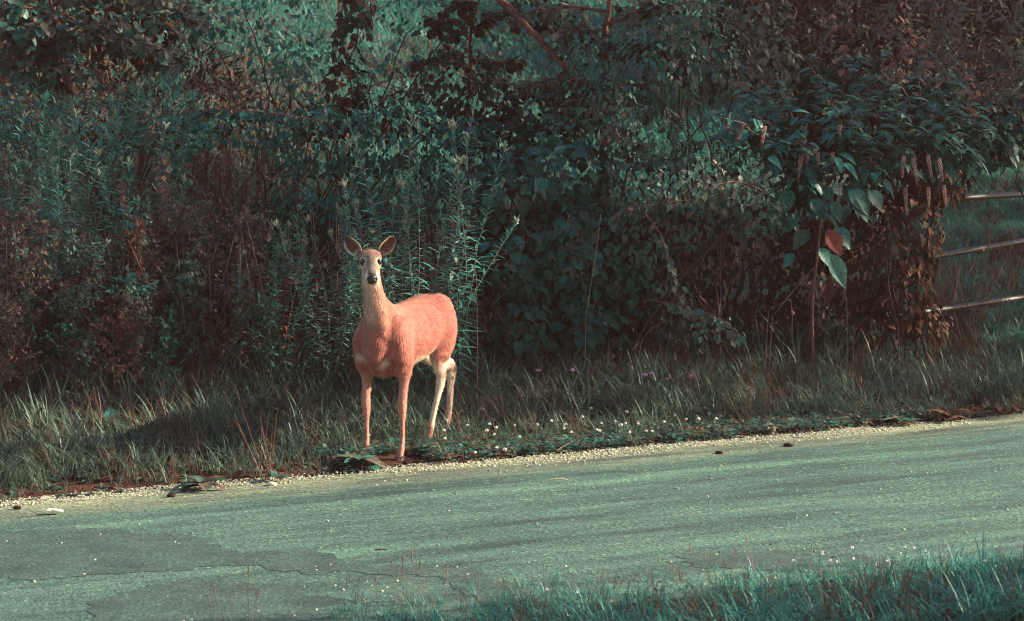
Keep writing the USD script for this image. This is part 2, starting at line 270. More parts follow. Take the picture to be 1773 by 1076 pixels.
# ------------------------------------------------------------------ foliage tools
def leaf_template(kind, nst=5, fold=0.22, curl=0.25, side=3):
    """A blade of unit length along +x, up +z: three points across at each station, folded along the midrib and curled; 'heart', 'ovate', 'lance', 'round', 'grass', 'toothed'."""
    t = np.linspace(0, 1, nst)
    prof = {'heart': np.interp(t, [0, .08, .25, .45, .7, .9, 1], [.12, .38, .47, .42, .26, .09, 0]), 'ovate': np.interp(t, [0, .15, .35, .55, .8, 1], [.03, .20, .30, .28, .14, 0]),
            'lance': np.interp(t, [0, .2, .45, .75, 1], [.02, .10, .125, .08, 0]), 'narrow': np.interp(t, [0, .2, .5, .8, 1], [.02, .06, .07, .045, 0]),
            'round': np.interp(t, [0, .12, .4, .7, .9, 1], [.06, .30, .42, .36, .18, 0]), 'pinch': np.interp(t, [0, .1, .3, .5, .8, 1], [.04, .14, .22, .21, .11, 0]),
            'lobed': np.interp(t, [0, .1, .25, .38, .5, .62, .75, .88, 1], [.1, .3, .42, .26, .36, .2, .24, .1, 0])}[kind]
    back = {'heart': -.14}.get(kind, 0)
    rows = []
    for k in range(nst):
        z = -curl * t[k] ** 2 * .6
        x = t[k] * (1 - .12 * curl)
        w = prof[k]
        xb = x + (back * (1 - t[k]) ** 4)
        rows += [(xb, -w, z + fold * w), (x, 0, z), (xb, w, z + fold * w)]
    V = np.array(rows); F = []
    for k in range(nst - 1):
        a = 3 * k
        for q in ((a, a + 3, a + 4, a + 1), (a + 1, a + 4, a + 5, a + 2)):
            F += [(q[0], q[1], q[2]), (q[0], q[2], q[3])]
    F = np.array(F)
    area = np.linalg.norm(np.cross(V[F[:, 1]] - V[F[:, 0]], V[F[:, 2]] - V[F[:, 0]]), axis=1)
    return V, F[area > 1e-7]
TPL = {k: [leaf_template(k, 6 if k != 'lobed' else 9, f, c) for f, c in ((.25, .3), (.1, .7), (.4, .1), (.15, -.15))] for k in ('heart', 'ovate', 'lance', 'narrow', 'round', 'pinch', 'lobed')}
TPL_LOW = {k: [leaf_template(k, 4, f, c) for f, c in ((.25, .3), (.1, .7), (.35, .1))] for k in ('heart', 'ovate', 'lance', 'narrow', 'round', 'pinch')}
def unit(a): return a / np.maximum(np.linalg.norm(a, axis=-1, keepdims=True), 1e-9)
def frames(dirs, nrm):
    X = unit(np.asarray(dirs, float)); Z = nrm - (nrm * X).sum(-1, keepdims=True) * X; Z = unit(Z); return X, np.cross(Z, X), Z
def leaves(tpls, pos, dirs, nrm, size, rng, wid=None):
    """All the leaves at once: (vertices per leaf list, faces per leaf list) kept apart so that some can become prims of their own."""
    X, Y, Z = frames(dirs, nrm); pick = rng.integers(0, len(tpls), len(pos)); out = [None] * len(pos)
    size = np.broadcast_to(size, (len(pos),)); wid = np.ones(len(pos)) if wid is None else wid
    for k, (V, F) in enumerate(tpls):
        ii = np.nonzero(pick == k)[0]
        if not len(ii): continue
        W = pos[ii, None] + size[ii, None, None] * (V[None, :, :1] * X[ii, None] + V[None, :, 1:2] * wid[ii, None, None] * Y[ii, None] + V[None, :, 2:] * Z[ii, None])
        for a, i in enumerate(ii): out[i] = (W[a], F)
    return out
def merge(ms):
    ms = [m for m in ms if m is not None and len(m[0])]
    o = np.cumsum([0] + [len(m[0]) for m in ms]); F = [np.asarray(m[1]) for m in ms]
    F = [np.vstack([f[:, [0, 1, 2]], f[:, [0, 2, 3]]]) if f.shape[1] == 4 else f for f in F]
    return np.vstack([m[0] for m in ms]), np.vstack([f + k for f, k in zip(F, o)])
def pipe(pts, r, sides=6, caps=True):
    p = np.asarray(pts, float); r = np.broadcast_to(r, (len(p),)); t = unit(np.gradient(p, axis=0))
    ref = np.where(np.abs(t[:, 2:]) < .9, [0, 0, 1.0], [1.0, 0, 0]); a = unit(np.cross(t, ref)); b = np.cross(t, a); an = np.arange(sides) * 2 * np.pi / sides
    v = p[:, None] + r[:, None, None] * (np.cos(an)[None, :, None] * a[:, None] + np.sin(an)[None, :, None] * b[:, None])
    i, j = np.meshgrid(np.arange(len(p) - 1), np.arange(sides), indexing='ij')
    q = np.stack([i * sides + j, i * sides + (j + 1) % sides, (i + 1) * sides + (j + 1) % sides, (i + 1) * sides + j], -1).reshape(-1, 4)
    f = np.vstack([q[:, [0, 1, 2]], q[:, [0, 2, 3]]]); v = v.reshape(-1, 3)
    if caps:
        n = len(v); v = np.vstack([v, p[:1], p[-1:]]); k = np.arange(sides); l = (len(p) - 1) * sides
        f = np.vstack([f, np.stack([(k + 1) % sides, k, np.full(sides, n)], 1), np.stack([l + k, l + (k + 1) % sides, np.full(sides, n + 1)], 1)])
    return v, f
def bow(a, b, sag, n=8, rng=None, wob=0.0):
    """A bent line from a to b, raised by sag in the middle (negative: hanging), with a little wobble."""
    a, b = np.array(a, float), np.array(b, float); t = np.linspace(0, 1, n)[:, None]
    p = a + (b - a) * t + np.array([0, 0, 1.0]) * (4 * sag * t * (1 - t))
    if rng is not None and wob: p[1:-1] += rng.normal(0, wob, (n - 2, 3))
    return p
def rnd_dirs(rng, n): return unit(rng.normal(size=(n, 3)))
def add_leaves(parent, lv, pos, m, mdeep, indiv, name='leaf'):
    """The leaves nearest the viewer become prims, the rest one part of kind stuff; deeper ones take the second material."""
    d = np.linalg.norm(np.array([l[0].mean(0) for l in lv]) - np.array([0, 0, CAM_H]), axis=1); order = np.argsort(d)
    for i in order[:indiv]: obj(name, lv[i], m, parent, smooth=True)
    rest = order[indiv:]
    if len(rest): obj('foliage', merge([lv[i] for i in rest]), mdeep, parent, smooth=True, kind='stuff')
def local(lv, base): return [(v - base, f) for v, f in lv]
def blade(rng, h, w, lean, az, n=5, flat=0.0, droop=1.0):
    """One grass blade: a tapered strip bending over."""
    t = np.linspace(0, 1, n); d = np.array([math.cos(az), math.sin(az)]); s = np.array([-d[1], d[0]])
    r = h * lean * t ** (1.3 + droop * .7); z = h * (t - .35 * lean * droop * t ** 2.5)
    c = np.stack([d[0] * r, d[1] * r, z], 1); ww = w * np.interp(t, [0, .3, .75, 1], [.7, 1, .7, .04])
    L = c + np.array([s[0], s[1], 0]) * ww[:, None] * .5; R = c - np.array([s[0], s[1], 0]) * ww[:, None] * .5
    V = np.empty((2 * n, 3)); V[0::2] = L; V[1::2] = R
    F = [q for k in range(n - 1) for q in ((2 * k, 2 * k + 1, 2 * k + 3), (2 * k, 2 * k + 3, 2 * k + 2))]
    return V, np.array(F)
def tuft(rng, nb, h, w, spread=.03, lean=(.1, .7), hv=.35, droop=1.0, n=5):
    """Blades in every direction: some upright, some arching over, some broken down flat."""
    out = []
    for _ in range(nb):
        dr = droop * rng.uniform(.3, 2.3)
        v, f = blade(rng, h * (1 + rng.uniform(-hv, hv)), w * rng.uniform(.6, 1.5), rng.uniform(*lean), rng.uniform(0, 6.28), n, droop=dr)
        out.append((v + np.array([*rng.normal(0, spread, 2), 0]), f))
    return merge(out)
def instancer(name, label, cat, protos, pos, rng, scale=(.7, 1.3), weights=None, kind='stuff', tilt=6.0):
    """protos: list of (part name, mesh, material). One PointInstancer over the whole patch."""
    path = '/World/' + numbered(name); pi = UsdGeom.PointInstancer.Define(stage, path); tg = []
    for k, (nm, me, mt) in enumerate(protos):
        p = f'{path}/{nm}' if k == 0 else f'{path}/{nm}_{k:03d}'
        usdkit.mesh(stage, p, me, mt, smooth=True); tg.append(Sdf.Path(p))
    pi.CreatePrototypesRel().SetTargets(tg)
    n = len(pos); w = np.ones(len(protos)) if weights is None else np.asarray(weights)
    idx = w.astype(int) if len(w) == n and n > 20 else rng.choice(len(protos), n, p=w / w.sum())
    yaw = rng.uniform(0, 2 * np.pi, n); ti = np.radians(rng.normal(0, tilt, n)); a2 = rng.uniform(0, 2 * np.pi, n)
    # quaternion: tilt about a horizontal axis after the yaw
    qy = np.stack([np.cos(yaw / 2), 0 * yaw, 0 * yaw, np.sin(yaw / 2)], 1); qt = np.stack([np.cos(ti / 2), np.sin(ti / 2) * np.cos(a2), np.sin(ti / 2) * np.sin(a2), 0 * ti], 1)
    w1, x1, y1, z1 = qt.T; w2, x2, y2, z2 = qy.T
    q = np.stack([w1 * w2 - x1 * x2 - y1 * y2 - z1 * z2, w1 * x2 + x1 * w2 + y1 * z2 - z1 * y2, w1 * y2 - x1 * z2 + y1 * w2 + z1 * x2, w1 * z2 + x1 * y2 - y1 * x2 + z1 * w2], 1)
    s = rng.uniform(*scale, n) if np.ndim(scale[0]) == 0 else scale[0]
    pi.CreatePositionsAttr(Vt.Vec3fArray.FromNumpy(np.asarray(pos, np.float32))); pi.CreateProtoIndicesAttr(Vt.IntArray.FromNumpy(idx.astype(np.int32)))
    pi.CreateOrientationsAttr(Vt.QuathArray([Gf.Quath(float(a), float(b), float(c), float(d)) for a, b, c, d in q]))
    pi.CreateScalesAttr(Vt.Vec3fArray.FromNumpy(np.repeat(np.asarray(s)[:, None], 3, 1).astype(np.float32)))
    return tag(pi, label, cat, None, kind)
def baked(name, label, cat, protos, pos, rng, s, idx, tilt=7.0):
    """Grass too thick to count: every tuft turned, scaled and laid down as real blades, one mesh per kind of blade."""
    t = UsdGeom.Xform.Define(stage, '/World/' + numbered(name)); tag(t, label, cat, None, 'stuff'); groups = {}
    for k, (nm, (v, f), mt) in enumerate(protos):
        ii = np.nonzero(idx == k)[0]
        if not len(ii): continue
        a = rng.uniform(0, 2 * np.pi, len(ii)); c, sn = np.cos(a)[:, None] * s[ii, None], np.sin(a)[:, None] * s[ii, None]; tl = np.radians(rng.normal(0, tilt, (len(ii), 2)))
        mir = rng.choice([-1, 1], (len(ii), 1)); vx = v[None, :, 0] * mir
        X = vx * c - v[None, :, 1] * sn; Y = vx * sn + v[None, :, 1] * c; Z = v[None, :, 2] * s[ii, None] * rng.uniform(.8, 1.2, (len(ii), 1)); X = X + Z * tl[:, :1]; Y = Y + Z * tl[:, 1:]
        V = np.stack([X, Y, Z], -1) + pos[ii, None]; groups.setdefault(str(mt.GetPath()), [nm, mt, []])[2].append((V.reshape(-1, 3), (f[None] + np.arange(len(ii))[:, None, None] * len(v)).reshape(-1, 3)))
    for nm, mt, ms in groups.values(): obj(nm, merge(ms), mt, t, smooth=False, kind='stuff')
def on_ground(e, d, dz=0.0):
    x, y = from_road(e, d); return np.stack([x, y, ground(x, y) + dz], -1)
def in_view(P, m=.35):
    """Which points the lens could see (with a margin): nothing is planted where no photograph could show it."""
    return (np.abs(P[:, 0]) < P[:, 1] * (886.5 / FPX) + m) & (P[:, 1] > 12.2)
def build_deer():
    # curved mid-line: the doe turns towards the road, so the front faces the camera more than the rear
    th = lambda s: np.radians(24 - 13 * np.clip(s, -0.65, 0.5))
    S = np.linspace(-1.0, 0.8, 361); ds = S[1] - S[0]
    mx, my = -np.cumsum(np.sin(th(S))) * ds, -np.cumsum(np.cos(th(S))) * ds
    mx -= np.interp(0, S, mx); my -= np.interp(0, S, my)
    def to_world(P):
        s, l, z = P[:, 0], P[:, 1], P[:, 2]; t = th(s)
        X, Y = np.interp(s, S, mx) + l * np.cos(t), np.interp(s, S, my) - l * np.sin(t)
        return np.stack([DX + X, DY + Y, DZ + z + lift(s)], 1)
    DX, DY, DZ = -0.66, 18.30, 0.0
    lift = lambda s: 0.045 - 0.055 * np.clip((s + 0.3) / 0.65, 0, 1)
    parts = []
    def tube(pts, w, h, up=(0, 0, 1), n=24, k=0.03):
        n *= 5; a, W, H = dense(pts, w, h, n); U = np.broadcast_to(np.array(up, float), a.shape) if np.ndim(up) == 1 else dense(pts, np.array(up)[:, 0], np.array(up)[:, 1], n)[0]
        parts.append((a, W, H, U, k))
    # torso
    tube([(.37, 0, .665), (.31, 0, .68), (.22, 0, .69), (.08, 0, .69), (-.06, 0, .685), (-.20, 0, .695), (-.33, 0, .715), (-.39, 0, .735), (-.445, 0, .745), (-.47, 0, .745)],
         [.06, .105, .135, .152, .162, .162, .150, .138, .105, .07], [.09, .150, .182, .188, .186, .176, .160, .142, .115, .08], n=30)
    tube([(.30, 0, .565), (.20, 0, .545), (.06, 0, .55)], [.05, .07, .08], [.05, .05, .06], k=.05, n=8)                                    # brisket
    # neck
    tube([(.14, 0, .76), (.25, 0, .83), (.335, 0, .92), (.395, 0, 1.02), (.422, 0, 1.11), (.428, 0, 1.165)], [.10, .086, .065, .054, .051, .050], [.13, .112, .084, .068, .060, .056], up=(1, 0, -.25), k=.05)
    tube([(.335, 0, .70), (.36, 0, .80), (.385, 0, .92)], [.084, .068, .048], [.066, .052, .040], up=(1, 0, 0), k=.05, n=10)               # throat and chest front
    # haunches and legs
    for sd in (1, -1):
        tube([(-.34, .070 * sd, .78), (-.368, .076 * sd, .70), (-.365 if sd > 0 else -.42, .082 * sd, .60), (-.34 if sd > 0 else -.44, .095 * sd, .52)], [.075, .080, .068, .046], [.115, .135, .112, .066], up=(1, 0, .2), k=.045)
        tube([(.20, .095 * sd, .80), (.25, .115 * sd, .70), (.23, .118 * sd, .60), (.205, .114 * sd, .52)], [.035, .054, .054, .042], [.08, .095, .085, .055], up=(1, 0, 0), k=.045, n=12)   # shoulder
    # left fore
    FL = [(.205, .115, .56), (.205, .116, .50), (.222, .116, .40), (.238, .117, .315), (.238, .117, .285), (.238, .118, .19), (.25, .120, .10), (.262, .120, .078), (.285, .121, .03), (.295, .121, .008)]
    tube(FL, [.038, .0265, .0205, .0235, .0210, .0120, .0135, .0185, .016, .019], [.055, .042, .029, .0295, .026, .0165, .018, .0225, .021, .025], up=(1, 0, 0), n=40, k=.018)
    FR = [(.205, -.115, .56), (.212, -.117, .50), (.222, -.118, .40), (.228, -.118, .315), (.226, -.118, .285), (.215, -.121, .19), (.205, -.124, .10), (.212, -.125, .078), (.232, -.126, .03), (.242, -.126, .008)]
    tube(FR, [.038, .0265, .0205, .0235, .0210, .0120, .0135, .0185, .016, .019], [.055, .042, .029, .0295, .026, .0165, .018, .0225, .021, .025], up=(1, 0, 0), n=40, k=.018)
    # left hind: under the body, mid stride
    LH = [(-.33, .088, .58), (-.305, .088, .52), (-.322, .084, .45), (-.368, .080, .392), (-.366, .078, .355), (-.318, .076, .24), (-.262, .074, .12), (-.247, .074, .09), (-.224, .073, .035), (-.214, .073, .008)]
    tube(LH, [.050, .038, .028, .0255, .0240, .016, .016, .0205, .019, .021], [.080, .060, .042, .036, .031, .020, .019, .0235, .023, .026], up=(1, 0, .2), n=40, k=.018)
    # right hind: trailing, hock sharply bent
    RH = [(-.42, -.080, .56), (-.45, -.070, .50), (-.54, -.050, .445), (-.645, -.036, .412), (-.668, -.034, .385), (-.655, -.032, .27), (-.640, -.032, .13), (-.630, -.032, .10), (-.613, -.032, .045), (-.607, -.032, .015)]
    tube(RH, [.050, .038, .031, .028, .0265, .0175, .0175, .022, .021, .022], [.085, .062, .046, .041, .035, .024, .022, .025, .025, .027], up=[(1, 0, .2), (.8, 0, .6), (.4, 0, .95), (.6, 0, .9), (1, 0, .3), (1, 0, 0), (1, 0, 0), (1, 0, 0), (1, 0, 0), (1, 0, 0)], n=44, k=.018)
    tube([(-.49, .0, .80), (-.54, .0, .74), (-.555, .0, .64), (-.54, .0, .57)], [.022, .030, .030, .012], [.018, .022, .022, .010], up=(1, 0, 0), n=12, k=.02)   # tail, held down
    # head: local frame (forward F, left L, up U)
    yaw, pitch = math.radians(24.0), math.radians(17)
    F = np.array([math.cos(yaw) * math.cos(pitch), math.sin(yaw) * math.cos(pitch), -math.sin(pitch)])
    L = np.array([-math.sin(yaw), math.cos(yaw), 0]); U = np.cross(F, L)
    O = np.array([.43, -.005, 1.218])
    hd = lambda t, l, u: O + t * F + l * L + u * U
    tube([hd(-.035, 0, -.01), hd(.0, 0, .0), (hd(.045, 0, .004)), hd(.085, 0, -.004), hd(.125, 0, -.016), hd(.165, 0, -.024), hd(.200, 0, -.029), hd(.222, 0, -.031), hd(.234, 0, -.032)],
         [.046, .060, .063, .0595, .049, .041, .037, .0355, .030], [.045, .057, .061, .058, .049, .041, .036, .0335, .027], up=tuple(U), n=26, k=.02)
    tube([hd(.02, 0, -.05), hd(.09, 0, -.062), hd(.16, 0, -.058), hd(.225, 0, -.056)], [.036, .034, .026, .022], [.03, .026, .020, .014], up=tuple(U), n=12, k=.025)   # jaw
    for sd in (1, -1):
        tube([hd(.040, .040 * sd, .036), hd(.078, .043 * sd, .034)], [.020, .018], [.016, .014], up=tuple(U), n=4, k=.02)                # brow
        tube([hd(.0, .036 * sd, .022), hd(-.006, .064 * sd, .032)], [.022, .012], [.020, .010], up=tuple(F), n=4, k=.015)               # ear root
    st = .0068
    lo, hi = np.array([-.72, -.26, -.02]), np.array([.74, .27, 1.34])
    n = np.ceil((hi - lo) / st).astype(int)
    G = np.stack(np.meshgrid(*[lo[k] + st * np.arange(n[k]) for k in range(3)], indexing='ij'), -1)
    D = np.full(tuple(n), 0.3)
    for a, W, H, Up, k in parts:
        R = max(W.max(), H.max()) + .07
        i0 = np.maximum(((a.min(0) - R - lo) / st).astype(int), 0); i1 = np.minimum(((a.max(0) + R - lo) / st).astype(int) + 2, n)
        sl = tuple(slice(x, y) for x, y in zip(i0, i1)); P = G[sl].reshape(-1, 3)
        D[sl] = smin(D[sl], seg_sdf(P, a, W, H, Up).reshape(D[sl].shape), k)
    v, f = surface_net(D, lo, st)
    tm = trimesh.Trimesh(v, f[:, [0, 1, 2]], process=False); tm.faces = np.vstack([f[:, [0, 1, 2]], f[:, [0, 2, 3]]])
    trimesh.smoothing.filter_taubin(tm, lamb=0.5, nu=0.52, iterations=6)
    v, f = np.array(tm.vertices), np.array(tm.faces)
    if tm.volume < 0: f = f[:, ::-1]
    fn = np.zeros_like(v); cr = np.cross(v[f[:, 1]] - v[f[:, 0]], v[f[:, 2]] - v[f[:, 0]])
    for k in range(3): np.add.at(fn, f[:, k], cr)
    N = fn / np.maximum(np.linalg.norm(fn, axis=1, keepdims=True), 1e-12)
    # shallow muscle relief
    v = v + N * (.018 * (meshkit.fbm(v * 8.0, 2, 3) - .5) * np.clip((v[:, 2] - .45) / .15, 0, 1) * np.clip((1.0 - v[:, 2]) / .1, 0, 1))[:, None]
    # ---- coat pattern
    sm = lambda a, b, x: (lambda t: t * t * (3 - 2 * t))(np.clip((x - a) / (b - a), 0, 1))
    RED, CREAM, BROWN, GREY, WARM, DARK = (np.array(c) for c in (FUR_RED, FUR_CREAM, FUR_BROWN, FUR_GREY, FUR_WARM, FUR_DARK))
    C = np.tile(RED, (len(v), 1))
    def paint(c, m): nonlocal C; C = C * (1 - m[:, None]) + c * m[:, None]
    nz = meshkit.fbm(v * 25.0, 3, 9) - .5
    s, l, z = v.T
    paint(WARM, sm(.80, .90, z + nz * .06) * sm(-.3, -.1, s) * .25)
    paint(WARM, sm(.28, .38, s + nz * .05) * sm(.75, .85, z) * .75)
    paint(BROWN, sm(.30, .36, s) * sm(.80, .70, z) * .25); paint(CREAM, sm(.36, .41, s + nz * .04) * sm(.80, .88, z) * sm(.05, .02, np.abs(l + .0)) * .3)                                       # chest and neck paler
    paint(WARM, sm(.56, .44, z) * .5 * sm(-.05, .1, s)); paint(CREAM, sm(.56, .44, z) * .06 * sm(-.05, .1, s) * sm(.2, .8, np.abs(N[:, 1])))                                              # fore legs duller
    paint(CREAM, sm(-.45, -.75, N[:, 2] + nz * .2) * sm(.40, .50, z) * sm(.20, .08, s) * sm(.68, .62, z))    # belly
    inner = lambda sd: sm(.15, .55, -N[:, 1] * sd + nz * .2)
    hind = sm(-.22, -.27, s) * sm(.66, .58, z + nz * .08)
    paint(CREAM, hind * sm(.0, .02, l) * np.maximum(inner(1), sm(.25, .8, N[:, 0] - .6 * N[:, 1] + nz * .4)) * sm(.26, .44, z + nz * .1) * .85)
    paint(CREAM, hind * sm(.0, .02, l) * sm(.50, .42, z + nz * .1) * .7)
    paint(WARM, hind * sm(.30, .2, z + nz * .1) * .5); paint(BROWN, hind * sm(-.3, -.7, N[:, 0]) * sm(.5, .4, z) * .5)
    paint(CREAM, hind * sm(.0, -.02, l) * np.maximum(inner(-1), sm(.35, .8, N[:, 0])) * sm(.20, .36, z + nz * .1))
    paint(CREAM, hind * sm(.34, .2, z) * .35)
    dk = lambda c, r: sm(r, r * .35, np.linalg.norm((v - np.array(c)) * np.array([1, .8, .8]), axis=1) + nz * .02)
    paint(DARK, dk((-.672, -.012, .385), .034) * .95); paint(DARK, dk((-.62, -.008, .385), .020) * .9); paint(DARK, dk((-.655, -.012, .33), .018) * .8); paint(DARK, dk((-.56, -.02, .475), .022) * .6); paint(BROWN, dk((-.375, .09, .40), .035) * .9)
    for c, w_ in (((.345, .035, .605), .7), ((.335, -.105, .62), .45)): paint(CREAM, dk(c, .042) * w_)                     # pale armpit patches
    q = v - O; t, hl, hu = q @ F, q @ L, q @ U
    head = sm(1.06, 1.10, z) * (np.linalg.norm(q, axis=1) < .36)
    side = np.abs(hl); paint(np.array([.21, .112, .082]), head * sm(1.09, 1.13, z) * .85)
    paint(CREAM, sm(1.02, 1.09, z + nz * .05) * sm(.40, .44, s) * sm(.02, -.04, hu) * sm(.30, .2, t) * .5)       # throat
    paint(BROWN, head * sm(-.01, .02, hu + .5 * (t - .03)) * sm(.12, .07, t + nz * .04) * 1.0)
    paint(BROWN, head * sm(.03, .05, side) * sm(.11, .14, t) * sm(.22, .19, t) * .7)                 # crown
    paint(GREY, head * sm(.07, .10, t) * sm(.030, .018, side) * sm(-.03, 0, hu + .02 * 0) * .85)           # bridge of the nose
    paint(WARM * .8, head * sm(.022, .034, side) * sm(.09, .13, t) * sm(.25, .2, t) * .5)
    for sd in (1, -1):
        ring = np.linalg.norm(q - (.108 * F + .050 * sd * L + .016 * U), axis=1)
        paint(CREAM, head * sm(.038, .026, ring + nz * .01) * .55); paint(DARK, head * sm(.026, .019, ring))
    paint(CREAM, head * sm(.185, .205, t) * sm(.245, .235, t) * np.clip(sm(.006, -.012, hu + .028) + sm(.02, .03, side), 0, 1))
    paint(GREY * .6, head * sm(.19, .215, t) * sm(.03, .018, side) * sm(-.02, -.006, hu))                                              # muzzle band
    paint(CREAM, head * sm(-.05, -.062, hu) * sm(.12, .17, t))                                             # chin
    paint(DARK, head * sm(.232, .244, t) * sm(-.066, -.055, hu))
    C = np.clip(C * (1 + .25 * nz[:, None]), 0, 1)
    deer = thing('deer', 'red-brown doe standing on the grassy road edge and looking at the viewer', 'deer', (0, 0, 0))
    body = obj('body', (to_world(v), f), M_fur, deer, smooth=True, color=C)
    hr = np.random.default_rng(4); tri = v[f]; ar = np.linalg.norm(np.cross(tri[:, 1] - tri[:, 0], tri[:, 2] - tri[:, 0]), axis=1)
    cz = tri.mean(1)[:, 2]; ar = ar * np.interp(cz, [.05, .35, .5, 1.05, 1.15], [.15, .4, 1, 1, .45]); nh = 90000
    k = hr.choice(len(f), nh, p=ar / ar.sum()); bw = hr.dirichlet((1, 1, 1), nh); hp = (tri[k] * bw[:, :, None]).sum(1); hn = unit((N[f[k]] * bw[:, :, None]).sum(1)); hc = (C[f[k]] * bw[:, :, None]).sum(1)
    clump = np.stack([meshkit.noise(hp * 32.0, q) - .5 for q in (1, 2, 3)], 1)
    lay = np.where((hp[:, 2] > .98)[:, None], np.array([-.35, 0, -.9]), np.where((hp[:, 0] > .27)[:, None], np.array([-.25, 0, -.95]), np.array([-.9, 0, -.45]))) + 1.1 * clump + .25 * hr.normal(size=(nh, 3))
    lay = unit(lay - .85 * (lay * hn).sum(1, keepdims=True) * hn); ln = np.interp(hp[:, 2], [.1, .5, 1.0, 1.15], [.008, .019, .020, .009]) * hr.uniform(.6, 1.3, nh)
    sdw = unit(np.cross(hn, lay)) * .0013; tipp = hp + lay * ln[:, None] + hn * (ln * hr.uniform(.10, .42, nh))[:, None]
    hv = np.stack([hp - sdw, hp + sdw, tipp], 1).reshape(-1, 3); tone = 1.06 * (1 + .5 * clump[:, :1] + .22 * hr.normal(size=(nh, 1))).clip(.45, 1.7); hcol = np.repeat(np.clip(hc * tone, 0, 1), 3, 0); hcol[2::3] = np.clip(hcol[2::3] * 1.12, 0, 1)
    obj('fur', (to_world(hv), np.arange(3 * nh).reshape(-1, 3)), M_fur, deer, color=hcol, kind='stuff')
    # ears: cupped shells with real thickness
    for sd in (1, -1):
        base = hd(-.004, .070 * sd, .034); ax = L * sd * .66 + U * .75 - F * .02; ax /= np.linalg.norm(ax)
        fw = F * .90 + L * sd * .30; fw -= (fw @ ax) * ax; fw /= np.linalg.norm(fw); sw = np.cross(ax, fw)
        nu, nv = 15, 13; uu, vv = np.meshgrid(np.linspace(0, 1, nu), np.linspace(-1, 1, nv), indexing='ij')
        wd = .041 * (np.sin(np.pi * np.clip(uu * .92 + .08, 0, 1) ** .95) ** .55) + .002
        Lr = .122
        def sheet(off):
            w = wd + off * .4
            pos = base + (uu * Lr - .012)[..., None] * ax + (w * vv)[..., None] * sw + ((vv ** 2) * wd * .62 - wd * .35 - off - .02 * uu ** 2)[..., None] * fw
            return pos.reshape(-1, 3)
        A, B = sheet(0.0), sheet(.006)
        i, j = np.meshgrid(np.arange(nu - 1), np.arange(nv - 1), indexing='ij'); a = (i * nv + j).ravel()
        q1 = np.stack([a, a + nv, a + nv + 1, a + 1], 1); m = nu * nv
        rim = np.r_[np.arange(nv), np.arange(2 * nv - 1, m, nv), np.arange(m - 2, m - nv - 1, -1), np.arange(m - 2 * nv, 0, -nv)]
        r2 = np.roll(rim, -1)
        F4 = np.vstack([q1, q1[:, ::-1] + m, np.stack([rim, r2, r2 + m, rim + m], 1)])
        V = np.vstack([A, B]); V = V + (.0025 * (meshkit.noise(V * 120, 4) - .5))[:, None] * ax
        v1 = np.abs(vv).ravel(); u1 = uu.ravel()
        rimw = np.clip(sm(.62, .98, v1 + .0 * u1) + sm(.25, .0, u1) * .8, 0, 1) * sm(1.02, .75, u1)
        if sd > 0: rimw = rimw * .45  # pale rims are real hair; the stronger right-ear rim paints in sunlight
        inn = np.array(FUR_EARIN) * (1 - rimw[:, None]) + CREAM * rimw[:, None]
        tipd = sm(.88, 1.0, u1)[:, None]; inn = inn * (1 - .7 * tipd) + DARK * .7 * tipd
        out = np.tile(BROWN, (m, 1)) * (1 - .5 * tipd)
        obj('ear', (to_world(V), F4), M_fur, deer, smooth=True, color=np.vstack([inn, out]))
    for sd in (1, -1):
        e = trimesh.creation.icosphere(3, 1.0); E = e.vertices * np.array([.0200, .0125, .0165])
        dirn = L * sd * .62 + F * .78; dirn /= np.linalg.norm(dirn); tg = np.cross(U, dirn)
        Ew = hd(.110, .0455 * sd, .016) + E[:, :1] * tg + E[:, 1:2] * dirn + E[:, 2:] * U
        obj('eye', (to_world(Ew), e.faces), M_eye, deer, smooth=True)
    # nose pad with two nostril dents
    e = trimesh.creation.icosphere(4, 1.0); P = e.vertices.copy()
    for sd in (1, -1):
        dd = np.linalg.norm(P - np.array([.72, .55 * sd, .1]), axis=1); P *= (1 - .28 * np.exp(-(dd / .26) ** 2))[:, None]
    Pw = hd(.246, 0, -.028) + P[:, :1] * F * .022 + P[:, 1:2] * L * (.0315 - .006 * (P[:, 2:] < -.3)) + P[:, 2:] * U * .0255
    obj('nose', (to_world(Pw), e.faces), M_nose, deer, smooth=True)
    mo = trimesh.creation.icosphere(2, 1.0).vertices
    Mw = hd(.236, 0, -.056) + mo[:, :1] * F * .022 + mo[:, 1:2] * L * .027 + mo[:, 2:] * U * .0035
    obj('mouth', (to_world(Mw), trimesh.creation.icosphere(2, 1.0).faces), M_nose, deer, smooth=True)
    # cloven hooves
    for (a, b) in ((FL[-1], .0), (FR[-1], .0), (LH[-1], .0), (RH[-1], .0)):
        hv, hf = [], []
        for sd in (1, -1):
            c = np.array(a) + np.array([-.004, .0115 * sd, 0]); top = [(c + np.array([x * .8 - .010, y * .8, .034])) for x, y in ((-.018, -.009), (.018, -.007), (.018, .007), (-.018, .009))]
            bot = [(c + np.array([x, y, -.012])) for x, y in ((-.022, -.0105), (.012, -.0105), (.034, -.002), (.034, .002), (.012, .0105), (-.022, .0105))]
            hull = trimesh.convex.convex_hull(np.array(top + bot)); hf.append(hull.faces + sum(map(len, hv))); hv.append(np.array(hull.vertices))
        obj('hoof', (to_world(np.vstack(hv)), np.vstack(hf)), M_hoof, deer)
    return deer
FUR_RED, FUR_CREAM, FUR_BROWN, FUR_GREY, FUR_WARM, FUR_DARK, FUR_EARIN = (.335, .103, .077), (.60, .51, .38), (.140, .066, .052), (.11, .095, .085), (.38, .19, .130), (.03, .018, .015), (.10, .038, .032)
build_deer()
